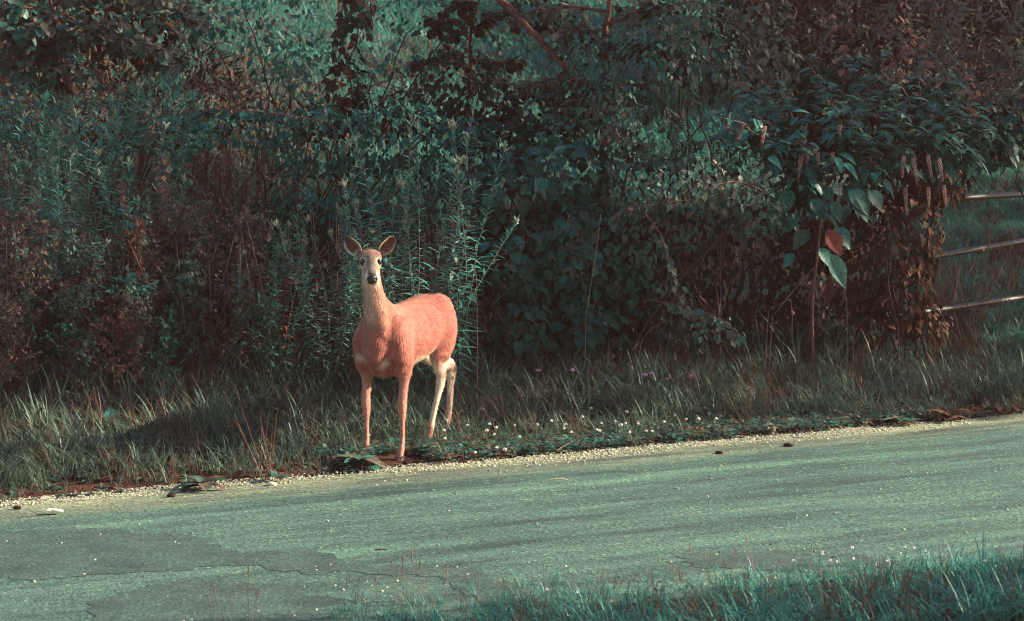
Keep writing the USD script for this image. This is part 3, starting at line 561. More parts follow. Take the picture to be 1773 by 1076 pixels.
# ------------------------------------------------------------------ goldenrod and bushy weeds: one of each shape is built, the rest repeat it
def goldenrod(seed, h, nleaf, L, mleaf, tpl='narrow', tips=True):
    r = np.random.default_rng(seed); lean = r.normal(0, .12, 2); t = np.linspace(0, 1, 9)
    ax = np.stack([h * lean[0] * t ** 2, h * lean[1] * t ** 2, h * t], 1); ax[1:-1, :2] += r.normal(0, .004, (7, 2))
    u = np.linspace(.10, .985, nleaf); p = np.stack([np.interp(u, t, ax[:, k]) for k in range(3)], 1); az = np.arange(nleaf) * 2.4 + r.normal(0, .35, nleaf)
    el = np.interp(u, [0, .5, .85, 1], [-.35, .15, .55, 1.25]) + r.normal(0, .18, nleaf)
    dirs = np.stack([np.cos(az) * np.cos(el), np.sin(az) * np.cos(el), np.sin(el)], 1)
    size = L * np.interp(u, [0, .3, .75, 1], [.75, 1.05, .85, .42]) * r.uniform(.8, 1.2, nleaf)
    lv = leaves(TPL_LOW[tpl], p, dirs, np.tile([0, 0, 1.0], (nleaf, 1)) + .3 * rnd_dirs(r, nleaf), size, r, wid=r.uniform(.85, 1.5, nleaf))
    parts = [('stem', pipe(ax, np.linspace(.0045, .0018, 9), 5), M_stem, None), ('leaves', merge(lv), mleaf, 'stuff')]
    if tips:
        n = 14; az = r.uniform(0, 6.28, n); el = r.uniform(.5, 1.5, n)
        tl = leaves(TPL_LOW['narrow'], np.tile(ax[-1], (n, 1)) - np.array([0, 0, 1]) * r.uniform(0, .03, (n, 1)), np.stack([np.cos(az) * np.cos(el), np.sin(az) * np.cos(el), np.sin(el)], 1), rnd_dirs(r, n), r.uniform(.035, .068, n), r, wid=np.full(n, 1.8))
        parts.append(('shoot_tip', merge(tl), M_goldtip, None))
    return parts
def bushy(seed, h, nb, mleaf, tpl='pinch', L=.05, spread=.5):
    r = np.random.default_rng(seed); st, lv = [], []
    main = bow((0, 0, 0), (*r.normal(0, .08, 2) * h, h), .02, 8, r, .006); st.append(pipe(main, np.linspace(.006, .002, 8), 5))
    for b in range(nb):
        u = r.uniform(.15, .95); a = np.array([np.interp(u, np.linspace(0, 1, 8), main[:, k]) for k in range(3)]); az = r.uniform(0, 6.28); ln = h * spread * (1.1 - u * .75) * r.uniform(.6, 1.1)
        e = a + ln * np.array([math.cos(az) * .75, math.sin(az) * .75, r.uniform(.25, .8)]); br = bow(a, e, .03, 7, r, .005); st.append(pipe(br, np.linspace(.003, .001, 7), 4, False))
        n = int(10 + ln * 55); v = r.uniform(.1, 1, n); p = np.stack([np.interp(v, np.linspace(0, 1, 7), br[:, k]) for k in range(3)], 1)
        d = unit(unit(e - a) * .6 + .9 * rnd_dirs(r, n) + np.array([0, 0, .15]))
        lv += leaves(TPL_LOW[tpl], p, d, np.array([0, 0, 1.0]) + .5 * rnd_dirs(r, n), L * r.uniform(.55, 1.2, n), r)
    return [('stem', merge(st), M_stem, None), ('leaves', merge(lv), mleaf, 'stuff')]
def plant(parts, name, label, cat, loc, rotz, scale, group):
    t = thing(name, label, cat, loc, rotz, scale, group)
    for nm, me, mt, kd in parts: obj(nm, me, mt, t, smooth=True, kind=kd)
    return t
def colony(name, cat, shapes, spots, rng, scale=(.85, 1.15)):
    """spots: list of (x, y, label, group[, scale]). The first spots build the shapes, the rest refer to them."""
    src = []
    for i, s in enumerate(spots):
        x, y, lab, grp = s[:4]; sc = s[4] if len(s) > 4 else rng.uniform(*scale); rz = rng.uniform(0, 360); loc = (x, y, float(ground(x, y)) - .01)
        if len(src) < len(shapes): src.append(plant(shapes[len(src)], name, lab, cat, loc, rz, sc, grp))
        else: dup(src[int(rng.integers(len(src)))], lab, loc, rz, sc, grp, float(rng.normal(0, 6)))
TENS = ['', '', 'twenty', 'thirty', 'forty', 'fifty']
ONES = ['', 'first', 'second', 'third', 'fourth', 'fifth', 'sixth', 'seventh', 'eighth', 'ninth', 'tenth', 'eleventh', 'twelfth', 'thirteenth', 'fourteenth', 'fifteenth', 'sixteenth', 'seventeenth', 'eighteenth', 'nineteenth']
def ordinal(k): return ONES[k] if k < 20 else (TENS[k // 10][:-1] + 'ieth' if k % 10 == 0 else TENS[k // 10] + '-' + ONES[k % 10])
def in_order(spots):
    """Repeats one can count are told apart by their place in the row, from the left of the picture."""
    s = sorted(spots, key=lambda q: q[0] / q[1]); return [(q[0], q[1], f'{q[2]}, {ordinal(k + 1)} from the left', *q[3:]) for k, q in enumerate(s)]
def scatter_ed(rng, n, e, d, mind=.09):
    out = []
    for _ in range(n * 30):
        q = (rng.uniform(*e), rng.uniform(*d))
        if all((q[0] - o[0]) ** 2 + (q[1] - o[1]) ** 2 > mind ** 2 for o in out): out.append(q)
        if len(out) == n: break
    return [from_road(*q) for q in out]
r = np.random.default_rng(5)
gold = [goldenrod(100 + k, 1.22 + .06 * k, 80 + 5 * k, .090 + .004 * k, M_gold) for k in range(8)]
spots = []
def gold_at(pxx, pxtop, Y, lab, grp):
    """A plant whose top shows at the given place of the photograph and which stands on the ground at depth Y."""
    P = px(pxx, pxtop, Y); g = float(ground(P[0], Y)); spots.append((P[0], Y, lab, grp, float(np.clip((P[2] - g) / 1.34, .45, 1.6))))
LG = 'tall leafy weed with a pale shoot tip in the left thicket', 'leafy spires in the left thicket'
for (a, b, Y) in ((28, 205, 22.4), (70, 215, 22.2), (110, 185, 22.6), (180, 112, 22.9), (205, 180, 22.3), (8, 238, 21.8), (60, 232, 21.6), (115, 250, 21.4), (150, 290, 21.0), (40, 290, 21.2), (90, 310, 20.9), (75, 265, 21.3),
                  (15, 345, 20.3), (40, 350, 20.4), (62, 378, 19.9), (88, 392, 19.7), (100, 385, 20.0), (118, 380, 19.8), (18, 420, 19.4), (50, 432, 19.3), (85, 450, 19.2), (142, 460, 19.3), (240, 498, 19.2), (265, 500, 19.4), (5, 400, 19.6), (130, 345, 20.4), (165, 262, 21.3), (190, 225, 21.8),
                  (232, 262, 21.4), (250, 232, 22.0), (280, 235, 22.2), (220, 300, 20.9), (262, 300, 20.8), (460, 365, 20.1), (478, 372, 20.0), (510, 362, 20.2), (525, 372, 20.0), (540, 400, 19.7), (488, 452, 19.4), (582, 402, 19.7), (565, 440, 19.5), (598, 380, 20.0), (612, 360, 20.2), (440, 350, 20.4)):
    gold_at(a, b, Y, *LG)
for k in range(70):
    a = r.uniform(-40, 330); Y = r.uniform(20.6, 23.2); gold_at(a, np.interp(Y, [20.6, 23.2], [330, 170]) + r.uniform(-10, 90), Y, *LG)
for k in range(26):
    a = r.uniform(330, 640); Y = r.uniform(19.6, 20.6); gold_at(a, np.interp(a, [330, 640], [470, 400]) + r.uniform(-25, 60), Y, *LG)
DG = 'tall leafy spire of narrow leaves behind the deer', 'leafy spires behind the deer'
for (a, b, Y) in ((727, 250, 19.9), (765, 250, 20.0), (806, 256, 19.95), (778, 276, 19.7), (740, 300, 19.6), (790, 315, 19.6), (676, 290, 20.0), (690, 300, 19.8), (648, 312, 20.0), (660, 330, 19.8), (708, 315, 19.7), (635, 330, 20.1), (755, 330, 19.5), (800, 340, 19.6), (720, 350, 19.5), (690, 370, 19.5), (665, 380, 19.5), (785, 385, 19.45), (750, 400, 19.45), (640, 385, 19.7)):
    gold_at(a, b, Y, *DG)
def zone(q):
    u = 886.5 + FPX * q[0] / q[1]; return ('at the far left edge' if u < 60 else 'left of the leaning trunk' if u < 140 else 'right of the leaning trunk' if u < 270 else 'below the dark hollow' if u < 460 else 'just left of the deer')
def row(q): return 'front' if q[1] < 19.9 else 'middle' if q[1] < 21.5 else 'rear'
kL = [(q[0], q[1], f'leafy weed with pale shoot tip, {row(q)} of the thicket {zone(q)}', f'leafy weeds in the {row(q)} of the thicket {zone(q)}', *q[4:]) for q in spots if q[3] == LG[1]]; kD = [q for q in spots if q[3] == DG[1]]
colony('leafy_weed', 'wild plant', gold, kL, r); colony('leafy_spire', 'wild plant', gold, in_order(kD), r)
# bushy, fine leaved weeds in front of them
bush = [bushy(200 + k, .85 + .08 * k, 26, M_weed, L=.055) for k in range(4)]
spots = []
BG = 'bushy grey-green weed with fine leaves at the foot of the left thicket', 'bushy weeds at the foot of the left thicket'
for k in range(95):
    e = r.uniform(-.9, 2.6); d = r.uniform(1.75, 3.3); x, y = from_road(e, d); h = np.interp(d, [1.75, 3.3], [.55, 1.15]) * r.uniform(.8, 1.15)
    if e > 1.9 and d < 2.0: continue
    spots.append((x, y, *BG, h))
spots = [(q[0], q[1], f'bushy grey-green weed with fine leaves at the thicket foot, {zone(q)}', f'bushy weeds at the thicket foot {zone(q)}', *q[4:]) for q in spots]
colony('bushy_weed', 'wild plant', bush, spots, r)

# ------------------------------------------------------------------ vines, shrubs and trees
def shell(rng, blobs, n, depth=.22, front=.35, upbias=.25):
    """Points near the surface of a heap of ellipsoids with outward directions; more of them towards the road."""
    C, R = np.array([b[:3] for b in blobs], float), np.array([b[3:] for b in blobs], float); w = (R[:, 0] * R[:, 2]) ** .8; P, N = [], []
    while sum(map(len, P)) < n:
        k = rng.choice(len(C), 4 * n, p=w / w.sum()); u = rnd_dirs(rng, 4 * n); keep = (-u[:, 1] * .8 + u[:, 2] * upbias > rng.uniform(-1, front, 4 * n)); k, u = k[keep], u[keep]
        s = 1 - rng.power(2.0, len(k)) * 0 - np.abs(rng.normal(0, depth, len(k)))
        p = C[k] + u * R[k] * s[:, None]
        inner = np.zeros(len(p), bool)
        for c, q in zip(C, R): inner |= (((p - c) / q) ** 2).sum(1) < .45
        p, nn = p[~inner], unit(u / R[k])[~inner]; ok = p[:, 2] > ground(p[:, 0], p[:, 1]) + .02
        P.append(p[ok]); N.append(nn[ok])
    return np.vstack(P)[:n], np.vstack(N)[:n]
def heap(name, label, cat, base, blobs, kind, n, size, m, mdeep, indiv, seed, stems=6, hang=.75, depth=.2, cut=None, mstem=None):
    rng = np.random.default_rng(seed); B = np.array([base[0], base[1], float(ground(base[0], base[1]))])
    P, N = shell(rng, blobs, n, depth)
    if cut is not None: ok = ~cut(P); P, N = P[ok], N[ok]
    n = len(P); dirs = unit(np.array([0, 0, -hang]) + .45 * N + .55 * rnd_dirs(rng, n)); nrm = unit(N + np.array([0, 0, .55]) + .45 * rnd_dirs(rng, n))
    lv = local(leaves(TPL[kind], P, dirs, nrm, (lambda q: size[0] * .7 + (size[1] * 1.15 - size[0] * .7) * q)(rng.beta(2, 2.4, n)), rng), B)
    t = thing(name, label, cat, B)
    for k in range(stems):
        b = blobs[int(rng.integers(len(blobs)))]; e = np.array(b[:3]) + rnd_dirs(rng, 1)[0] * np.array(b[3:]) * .8 - B; a = np.array([rng.normal(0, .25), rng.normal(0, .15), -.05])
        obj('stem', pipe(bow(a, e, rng.uniform(.05, .35), 10, rng, .02), np.linspace(.012, .004, 10), 5), mstem or M_darkbark, t, smooth=True)
    # how deep inside the heap a leaf sits decides whether it is one of the outer ones
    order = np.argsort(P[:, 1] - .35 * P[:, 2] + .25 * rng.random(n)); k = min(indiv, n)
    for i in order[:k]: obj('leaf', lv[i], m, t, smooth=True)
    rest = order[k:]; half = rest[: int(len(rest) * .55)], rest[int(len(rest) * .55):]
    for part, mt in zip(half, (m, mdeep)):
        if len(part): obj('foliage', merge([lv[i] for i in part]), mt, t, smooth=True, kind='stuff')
    return t
def B(x, y, Y, rx, ry, rz):
    """An ellipsoid centred where the photograph shows (x, y) at depth Y; rx and rz in picture pixels, ry in metres."""
    c = px(x, y, Y); k = Y / FPX; return (*c, rx * k, ry, rz * k)
# dark mound of vines over the hollow left of the deer's head
Y = 21.9
cave = lambda P: np.array([((p[0] - px(395, 300, p[1])[0]) / .30) ** 2 + ((p[2] - px(395, 305, p[1])[2]) / .24) ** 2 < 1 for p in P])
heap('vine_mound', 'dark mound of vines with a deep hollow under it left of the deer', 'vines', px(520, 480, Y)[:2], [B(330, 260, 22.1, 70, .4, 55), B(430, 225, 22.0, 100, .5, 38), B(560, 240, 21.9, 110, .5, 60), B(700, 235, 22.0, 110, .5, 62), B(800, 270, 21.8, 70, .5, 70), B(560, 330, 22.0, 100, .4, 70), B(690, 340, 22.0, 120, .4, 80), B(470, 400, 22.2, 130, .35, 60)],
     'ovate', 3600, (.035, .070), M_vine, M_shadetone, 230, 301, 9, cut=cave)
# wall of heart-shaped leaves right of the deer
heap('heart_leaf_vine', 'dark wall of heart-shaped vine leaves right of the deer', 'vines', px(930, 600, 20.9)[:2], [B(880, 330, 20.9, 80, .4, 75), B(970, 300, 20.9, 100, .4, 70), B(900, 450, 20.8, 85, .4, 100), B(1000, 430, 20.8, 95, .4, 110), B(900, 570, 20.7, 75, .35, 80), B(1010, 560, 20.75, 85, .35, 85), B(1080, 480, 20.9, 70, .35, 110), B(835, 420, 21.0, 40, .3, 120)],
     'heart', 2300, (.050, .098), M_vine, M_shadetone, 300, 302, 8, hang=.9, depth=.25)
# shrub with pale hanging leaves and its arching shoots
hollow = lambda P: np.array([((p[0] - px(1275, 500, p[1])[0]) / .30) ** 2 + ((p[2] - px(1275, 480, p[1])[2]) / .26) ** 2 < 1 for p in P])
heap('arching_shrub', 'arching shrub with grey-green leaves over a dark hollow', 'shrub', px(1180, 600, 20.7)[:2], [B(1120, 320, 20.7, 80, .35, 60), B(1220, 320, 20.6, 100, .4, 55), B(1310, 360, 20.7, 70, .35, 50), B(1100, 420, 20.8, 65, .3, 70), B(1180, 390, 20.8, 80, .3, 45), B(1150, 500, 20.8, 60, .3, 60), B(1220, 570, 20.6, 70, .25, 35), B(1130, 240, 21.0, 70, .35, 60), B(1230, 270, 20.9, 70, .3, 35)],
     'ovate', 2200, (.036, .068), M_sap, M_shadetone, 260, 303, 8, hang=.8, depth=.25, cut=hollow)
# dark leafy mass under and behind the pokeweed
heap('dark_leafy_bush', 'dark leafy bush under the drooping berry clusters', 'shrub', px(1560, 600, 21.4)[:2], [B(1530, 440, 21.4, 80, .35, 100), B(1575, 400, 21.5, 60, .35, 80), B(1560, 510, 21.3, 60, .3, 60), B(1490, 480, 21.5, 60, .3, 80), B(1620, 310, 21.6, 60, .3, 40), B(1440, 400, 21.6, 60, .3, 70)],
     'ovate', 1100, (.05, .10), M_shadetone, M_shadetone, 180, 304, 6, hang=.9, depth=.25)
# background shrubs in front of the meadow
heap('meadow_shrub', 'dark round bush with reddish leaves standing before the bright meadow', 'shrub', px(800, 300, 23.2)[:2], [B(790, 140, 23.2, 80, .45, 70), B(850, 190, 23.0, 60, .4, 60), B(730, 190, 23.3, 70, .4, 50), B(640, 210, 23.4, 70, .4, 40)], 'ovate', 1000, (.045, .08), M_shadetone, M_shadetone, 150, 305, 6)
heap('vine_column', 'narrow column of dark vine leaves before the meadow at the top', 'vines', px(600, 300, 23.4)[:2], [B(618, 20, 23.4, 34, .25, 50), B(600, 80, 23.4, 26, .25, 50), B(596, 150, 23.4, 34, .25, 50), B(560, 205, 23.2, 60, .3, 30)], 'round', 330, (.05, .09), M_shadetone, M_shadetone, 120, 306, 3)
heap('wayside_shrub', 'leafy shrub with brownish leaves in the gap above the arching shrub', 'shrub', px(1080, 400, 22.0)[:2], [B(1060, 200, 22.0, 60, .35, 70), B(1130, 120, 22.2, 90, .4, 80), B(1020, 110, 22.4, 50, .35, 60), B(1220, 90, 22.6, 80, .4, 70), B(980, 230, 22.2, 50, .3, 40), B(1180, 40, 22.6, 80, .4, 50), B(940, 20, 23.0, 60, .4, 40)], 'ovate', 2000, (.04, .075), M_sap, M_shadetone, 260, 307, 7)
heap('low_undergrowth', 'low dark undergrowth filling the gap behind the deer', 'shrub', px(760, 600, 20.6)[:2], [B(700, 480, 20.7, 140, .3, 90), B(820, 540, 20.6, 60, .3, 80), B(600, 520, 20.6, 120, .3, 90), B(440, 540, 20.4, 140, .3, 80), B(250, 520, 20.6, 150, .3, 90)], 'ovate', 1500, (.04, .075), M_shadetone, M_shadetone, 120, 308, 4)

heap('hollow_bush', 'dark leafy tangle closing the back of the hollow at the right', 'shrub', px(1250, 620, 22.0)[:2], [B(1180, 450, 22.0, 90, .3, 110), B(1290, 450, 22.0, 100, .3, 120), B(1380, 470, 22.0, 80, .3, 100), B(1080, 500, 21.9, 60, .3, 110)], 'ovate', 1200, (.045, .08), M_shadetone, M_shadetone, 60, 309, 6, depth=.3)
heap('weedy_thicket', 'tall grey-green weedy thicket behind the spires at the upper left', 'shrub', px(250, 400, 24.2)[:2], [B(40, 170, 24.2, 90, .4, 90), B(170, 200, 24.2, 90, .4, 70), B(290, 200, 24.0, 80, .4, 60), B(380, 180, 24.4, 60, .4, 50), B(250, 120, 24.8, 80, .4, 50), B(60, 60, 24.6, 100, .4, 60), B(350, 120, 24.9, 60, .4, 40)], 'lance', 2600, (.06, .12), M_weed, M_shadetone, 120, 310, 8, hang=.2, depth=.35)
heap('roundleaf_shrub', 'shrub of round grey leaves at the top left corner', 'shrub', px(120, 400, 23.6)[:2], [B(20, 40, 23.5, 80, .4, 50), B(130, 30, 23.6, 80, .4, 45), B(230, 60, 23.7, 70, .4, 45), B(90, 110, 23.5, 70, .35, 40)], 'round', 900, (.05, .09), M_sap, M_shadetone, 180, 315, 5)
heap('middle_shrub', 'leafy shrub between the round bush and the vine clad tree', 'shrub', px(930, 400, 22.9)[:2], [B(930, 190, 22.9, 70, .35, 45), B(880, 240, 22.8, 60, .35, 50), B(990, 180, 22.9, 50, .35, 60), B(820, 230, 22.8, 50, .35, 40)], 'round', 800, (.05, .085), M_vine, M_shadetone, 140, 316, 5)
heap('upper_shrub', 'shrub with grey-brown leaves above the bright patch right of centre', 'shrub', px(1240, 400, 24.0)[:2], [B(1230, 120, 24.0, 90, .4, 55), B(1320, 110, 24.2, 70, .4, 60), B(1160, 160, 23.8, 50, .35, 50), B(1290, 30, 24.4, 90, .4, 50), B(1120, 40, 24.2, 80, .4, 50)], 'ovate', 1300, (.05, .09), M_sap, M_shadetone, 200, 317, 6)
heap('pokeweed_backing', 'dark shrub behind the pokeweed near the gate', 'shrub', px(1560, 500, 22.6)[:2], [B(1480, 200, 22.6, 120, .4, 80), B(1600, 210, 22.6, 110, .4, 80), B(1560, 290, 22.4, 120, .4, 70), B(1390, 230, 22.6, 80, .4, 70), B(1700, 230, 22.8, 90, .4, 50), B(1460, 130, 22.9, 90, .4, 40)], 'ovate', 2000, (.06, .11), M_shadetone, M_shadetone, 120, 318, 7)

heap('far_bramble', 'dark bramble thicket filling the top right behind the pokeweed', 'shrub', px(1550, 150, 27.5)[:2], [B(1330, 60, 27.5, 110, .6, 60), B(1460, 40, 27.5, 110, .6, 60), B(1590, 50, 27.3, 110, .6, 70), B(1700, 70, 27.0, 100, .6, 80), B(1790, 110, 26.8, 90, .6, 90), B(1680, 150, 26.6, 110, .5, 60), B(1400, 110, 27.0, 110, .5, 50)], 'lance', 3000, (.08, .16), M_weed, M_shadetone, 60, 319, 14, hang=.1, depth=.35)
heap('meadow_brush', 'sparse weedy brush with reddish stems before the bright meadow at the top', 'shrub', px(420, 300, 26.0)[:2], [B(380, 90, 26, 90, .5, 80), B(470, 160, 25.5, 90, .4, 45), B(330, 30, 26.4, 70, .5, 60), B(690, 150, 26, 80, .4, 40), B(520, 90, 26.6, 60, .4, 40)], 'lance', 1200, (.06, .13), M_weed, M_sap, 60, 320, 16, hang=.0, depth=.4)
heap('gate_side_brush', 'leafy branches hanging above the gate at the right edge', 'shrub', px(1740, 400, 22.3)[:2], [B(1690, 255, 22.0, 90, .35, 50), B(1770, 210, 22.4, 80, .35, 60)], 'ovate', 330, (.06, .10), M_vine, M_shadetone, 100, 321, 1)
heap('low_bramble', 'low dark bramble at the foot of the pokeweed and the hollow', 'shrub', px(1330, 620, 21.6)[:2], [B(1330, 550, 21.6, 80, .3, 40), B(1480, 560, 21.5, 90, .3, 45), B(1590, 555, 21.6, 60, .3, 40), B(1380, 470, 21.9, 50, .25, 90)], 'ovate', 800, (.04, .075), M_shadetone, M_shadetone, 80, 322, 5)

heap('sparse_twigs', 'loose airy shrub of small leaves in front of the bright meadow at the top', 'shrub', px(560, 300, 24.4)[:2], [B(480, 60, 24.4, 90, .6, 90), B(560, 130, 24.2, 90, .5, 50), B(700, 60, 24.4, 90, .6, 80), B(840, 80, 24.3, 90, .5, 80), B(950, 110, 24.3, 60, .4, 60), B(400, 20, 24.6, 70, .5, 50)], 'ovate', 850, (.04, .085), M_sap, M_vine, 160, 323, 14, depth=.5)
heap('left_weeds', 'feathery grey weeds below the leaning tree at the left', 'shrub', px(150, 400, 23.0)[:2], [B(40, 200, 23.2, 80, .4, 60), B(160, 230, 23.0, 90, .4, 60), B(280, 200, 23.2, 70, .4, 70)], 'narrow', 2200, (.07, .12), M_gold, M_weed, 60, 324, 10, hang=-.1, depth=.35)

# trees: a tapered trunk, limbs and a crown of separate leaves
def twig_leaves(rng, line, n, size, spread=.5, hang=.5):
    v = rng.uniform(.15, 1, n) * (len(line) - 1); i = np.minimum(v.astype(int), len(line) - 2); f = (v - i)[:, None]; p = line[i] * (1 - f) + line[i + 1] * f
    d = unit(unit(line[i + 1] - line[i]) * .5 + spread * rnd_dirs(rng, n) * 1.4 + np.array([0, 0, -hang])); return p + d * .012, d, unit(np.array([0, -.3, 1.0]) + .5 * rnd_dirs(rng, n)), rng.uniform(*size, n)
def sapling(name, label, cat, base, trunk, r0, limbs, per, size, kind, m, seed, indiv=150, bark=None, mdeep=None, hang=.5):
    """trunk: points in world space; limbs: list of (a, b, sag) in world space; twigs grow along the limbs."""
    rng = np.random.default_rng(seed); Bp = np.array([base[0], base[1], float(ground(base[0], base[1]))]); t = thing(name, label, cat, Bp)
    tr = np.array([Bp - [0, 0, .05]] + [np.array(q) for q in trunk]); s = np.linspace(0, 1, 24); k = np.linspace(0, 1, len(tr)); tr = PchipInterpolator(k, tr)(s)
    tr[1:-1] += rng.normal(0, .006, (22, 3)); obj('trunk', pipe(tr - Bp, np.linspace(r0, r0 * .35, 24), 8), bark or M_bark, t, smooth=True)
    pos, dr, nm, sz, tw = [], [], [], [], []
    for a, b, sag in limbs:
        L = bow(a, b, sag, 10, rng, .012); obj('limb', pipe(L - Bp, np.linspace(r0 * .38, .003, 10), 6), bark or M_bark, t, smooth=True)
        for k in range(4):
            i = int(rng.integers(3, 10)); e = L[i] + rnd_dirs(rng, 1)[0] * np.array([.22, .18, .14]) + np.array([0, 0, -.04]); T = bow(L[i], e, -.02, 6, rng, .004); tw.append(pipe(T - Bp, .002, 4, False))
            q = twig_leaves(rng, T, per // 6 + 2, size, hang=hang)
            for X, x in zip((pos, dr, nm, sz), q): X.append(x)
        q = twig_leaves(rng, L, per, size, hang=hang)
        for X, x in zip((pos, dr, nm, sz), q): X.append(x)
    obj('twigs', merge(tw), bark or M_bark, t, smooth=True, kind='stuff')
    pos, dr, nm, sz = np.vstack(pos), np.vstack(dr), np.vstack(nm), np.concatenate(sz)
    lv = local(leaves(TPL[kind], pos, dr, nm, sz, rng), Bp); o = np.argsort(pos[:, 1])
    for i in o[:indiv]: obj('leaf', lv[i], m, t, smooth=True)
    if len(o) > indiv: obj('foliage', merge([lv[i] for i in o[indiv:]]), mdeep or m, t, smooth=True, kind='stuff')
    return t
W = lambda x, y, Y: px(x, y, Y)
sapling('leaning_tree', 'young tree with a bare reddish trunk leaning above the left thicket', 'tree', W(150, 420, 23.2)[:2], [W(143, 240, 23.2), W(125, 160, 23.2), W(100, 85, 23.2), W(80, -60, 23.3)], .030,
        [(W(105, 95, 23.2), W(10, 60, 22.9), .05), (W(105, 90, 23.2), W(210, 40, 23.0), .05), (W(95, 40, 23.2), W(30, 10, 22.8), .04), (W(100, 70, 23.2), W(290, 90, 23.1), .06), (W(90, 10, 23.2), W(200, -20, 23.0), .05), (W(105, 100, 23.2), W(-20, 120, 23.0), .06), (W(98, 60, 23.2), W(150, 130, 22.8), .02), (W(90, 0, 23.2), W(330, 10, 23.3), .05), (W(95, 20, 23.2), W(40, 50, 22.7), .02), (W(90, -20, 23.2), W(-30, 20, 23), .02)], 46, (.055, .095), 'round', M_sap, 311, 260)
sapling('thin_tree', 'thin dark upright sapling at the top left before the weedy meadow', 'tree', W(243, 330, 24.0)[:2], [W(241, 200, 24), W(240, 90, 24), W(243, -60, 24)], .026,
        [(W(241, 60, 24), W(330, 20, 23.8), .03), (W(241, 90, 24), W(170, 60, 23.8), .03), (W(241, 30, 24), W(400, -10, 23.8), .04), (W(241, 120, 24), W(300, 120, 23.8), .03)], 34, (.05, .085), 'round', M_sap, 312, 120)
sapling('vine_clad_tree', 'vine clad tree with a reddish trunk at the top right of centre', 'tree', W(1050, 430, 22.6)[:2], [W(1046, 250, 22.6), W(1045, 100, 22.6), W(1052, 30, 22.6), W(1075, -70, 22.6)], .040,
        [(W(1046, 110, 22.6), W(1180, 70, 22.2), .06), (W(1046, 80, 22.6), W(960, 60, 22.3), .05), (W(1046, 150, 22.6), W(1160, 190, 22.1), .08), (W(1046, 180, 22.6), W(950, 200, 22.2), .06), (W(1050, 40, 22.6), W(1240, 10, 22.3), .05), (W(1046, 130, 22.6), W(1060, 200, 22.0), .05), (W(1046, 220, 22.6), W(1130, 280, 22.0), .08), (W(1046, 160, 22.6), W(890, 150, 22.4), .05), (W(1050, 20, 22.6), W(900, 30, 22.6), .05), (W(1046, 100, 22.6), W(1270, 110, 22.3), .07)], 44, (.06, .10), 'ovate', M_sap, 313, 280)
sapling('forked_tree', 'small forked tree with sparse leaves above the round bush', 'tree', W(815, 330, 23.6)[:2], [W(814, 150, 23.6), W(815, 60, 23.6), W(840, -20, 23.6)], .022,
        [(W(815, 50, 23.6), W(790, -10, 23.5), .0), (W(815, 60, 23.6), W(900, 10, 23.4), .03), (W(814, 70, 23.6), W(740, 30, 23.4), .03), (W(814, 110, 23.6), W(890, 110, 23.3), .03), (W(814, 100, 23.6), W(720, 110, 23.3), .03)], 26, (.055, .09), 'round', M_shadetone, 314, 130)
t = thing('leaning_branch', 'bare broken branch slanting down across the bright gap at the top', 'branch', W(1003, 145, 22.3))
b0 = W(1003, 145, 22.3); Lb = bow(W(845, -22, 22.5), W(1006, 150, 22.3), .015, 14, r, .004); obj('wood', pipe(Lb - b0, np.linspace(.030, .017, 14), 8), M_bark, t, smooth=True)
for (i, q) in ((4, W(925, 20, 22.3)), (9, W(985, 90, 22.2)), (11, W(955, 135, 22.2))): obj('twig', pipe(bow(Lb[i], q, .01, 6, r, .003) - b0, np.linspace(.006, .002, 6), 5), M_bark, t, smooth=True)

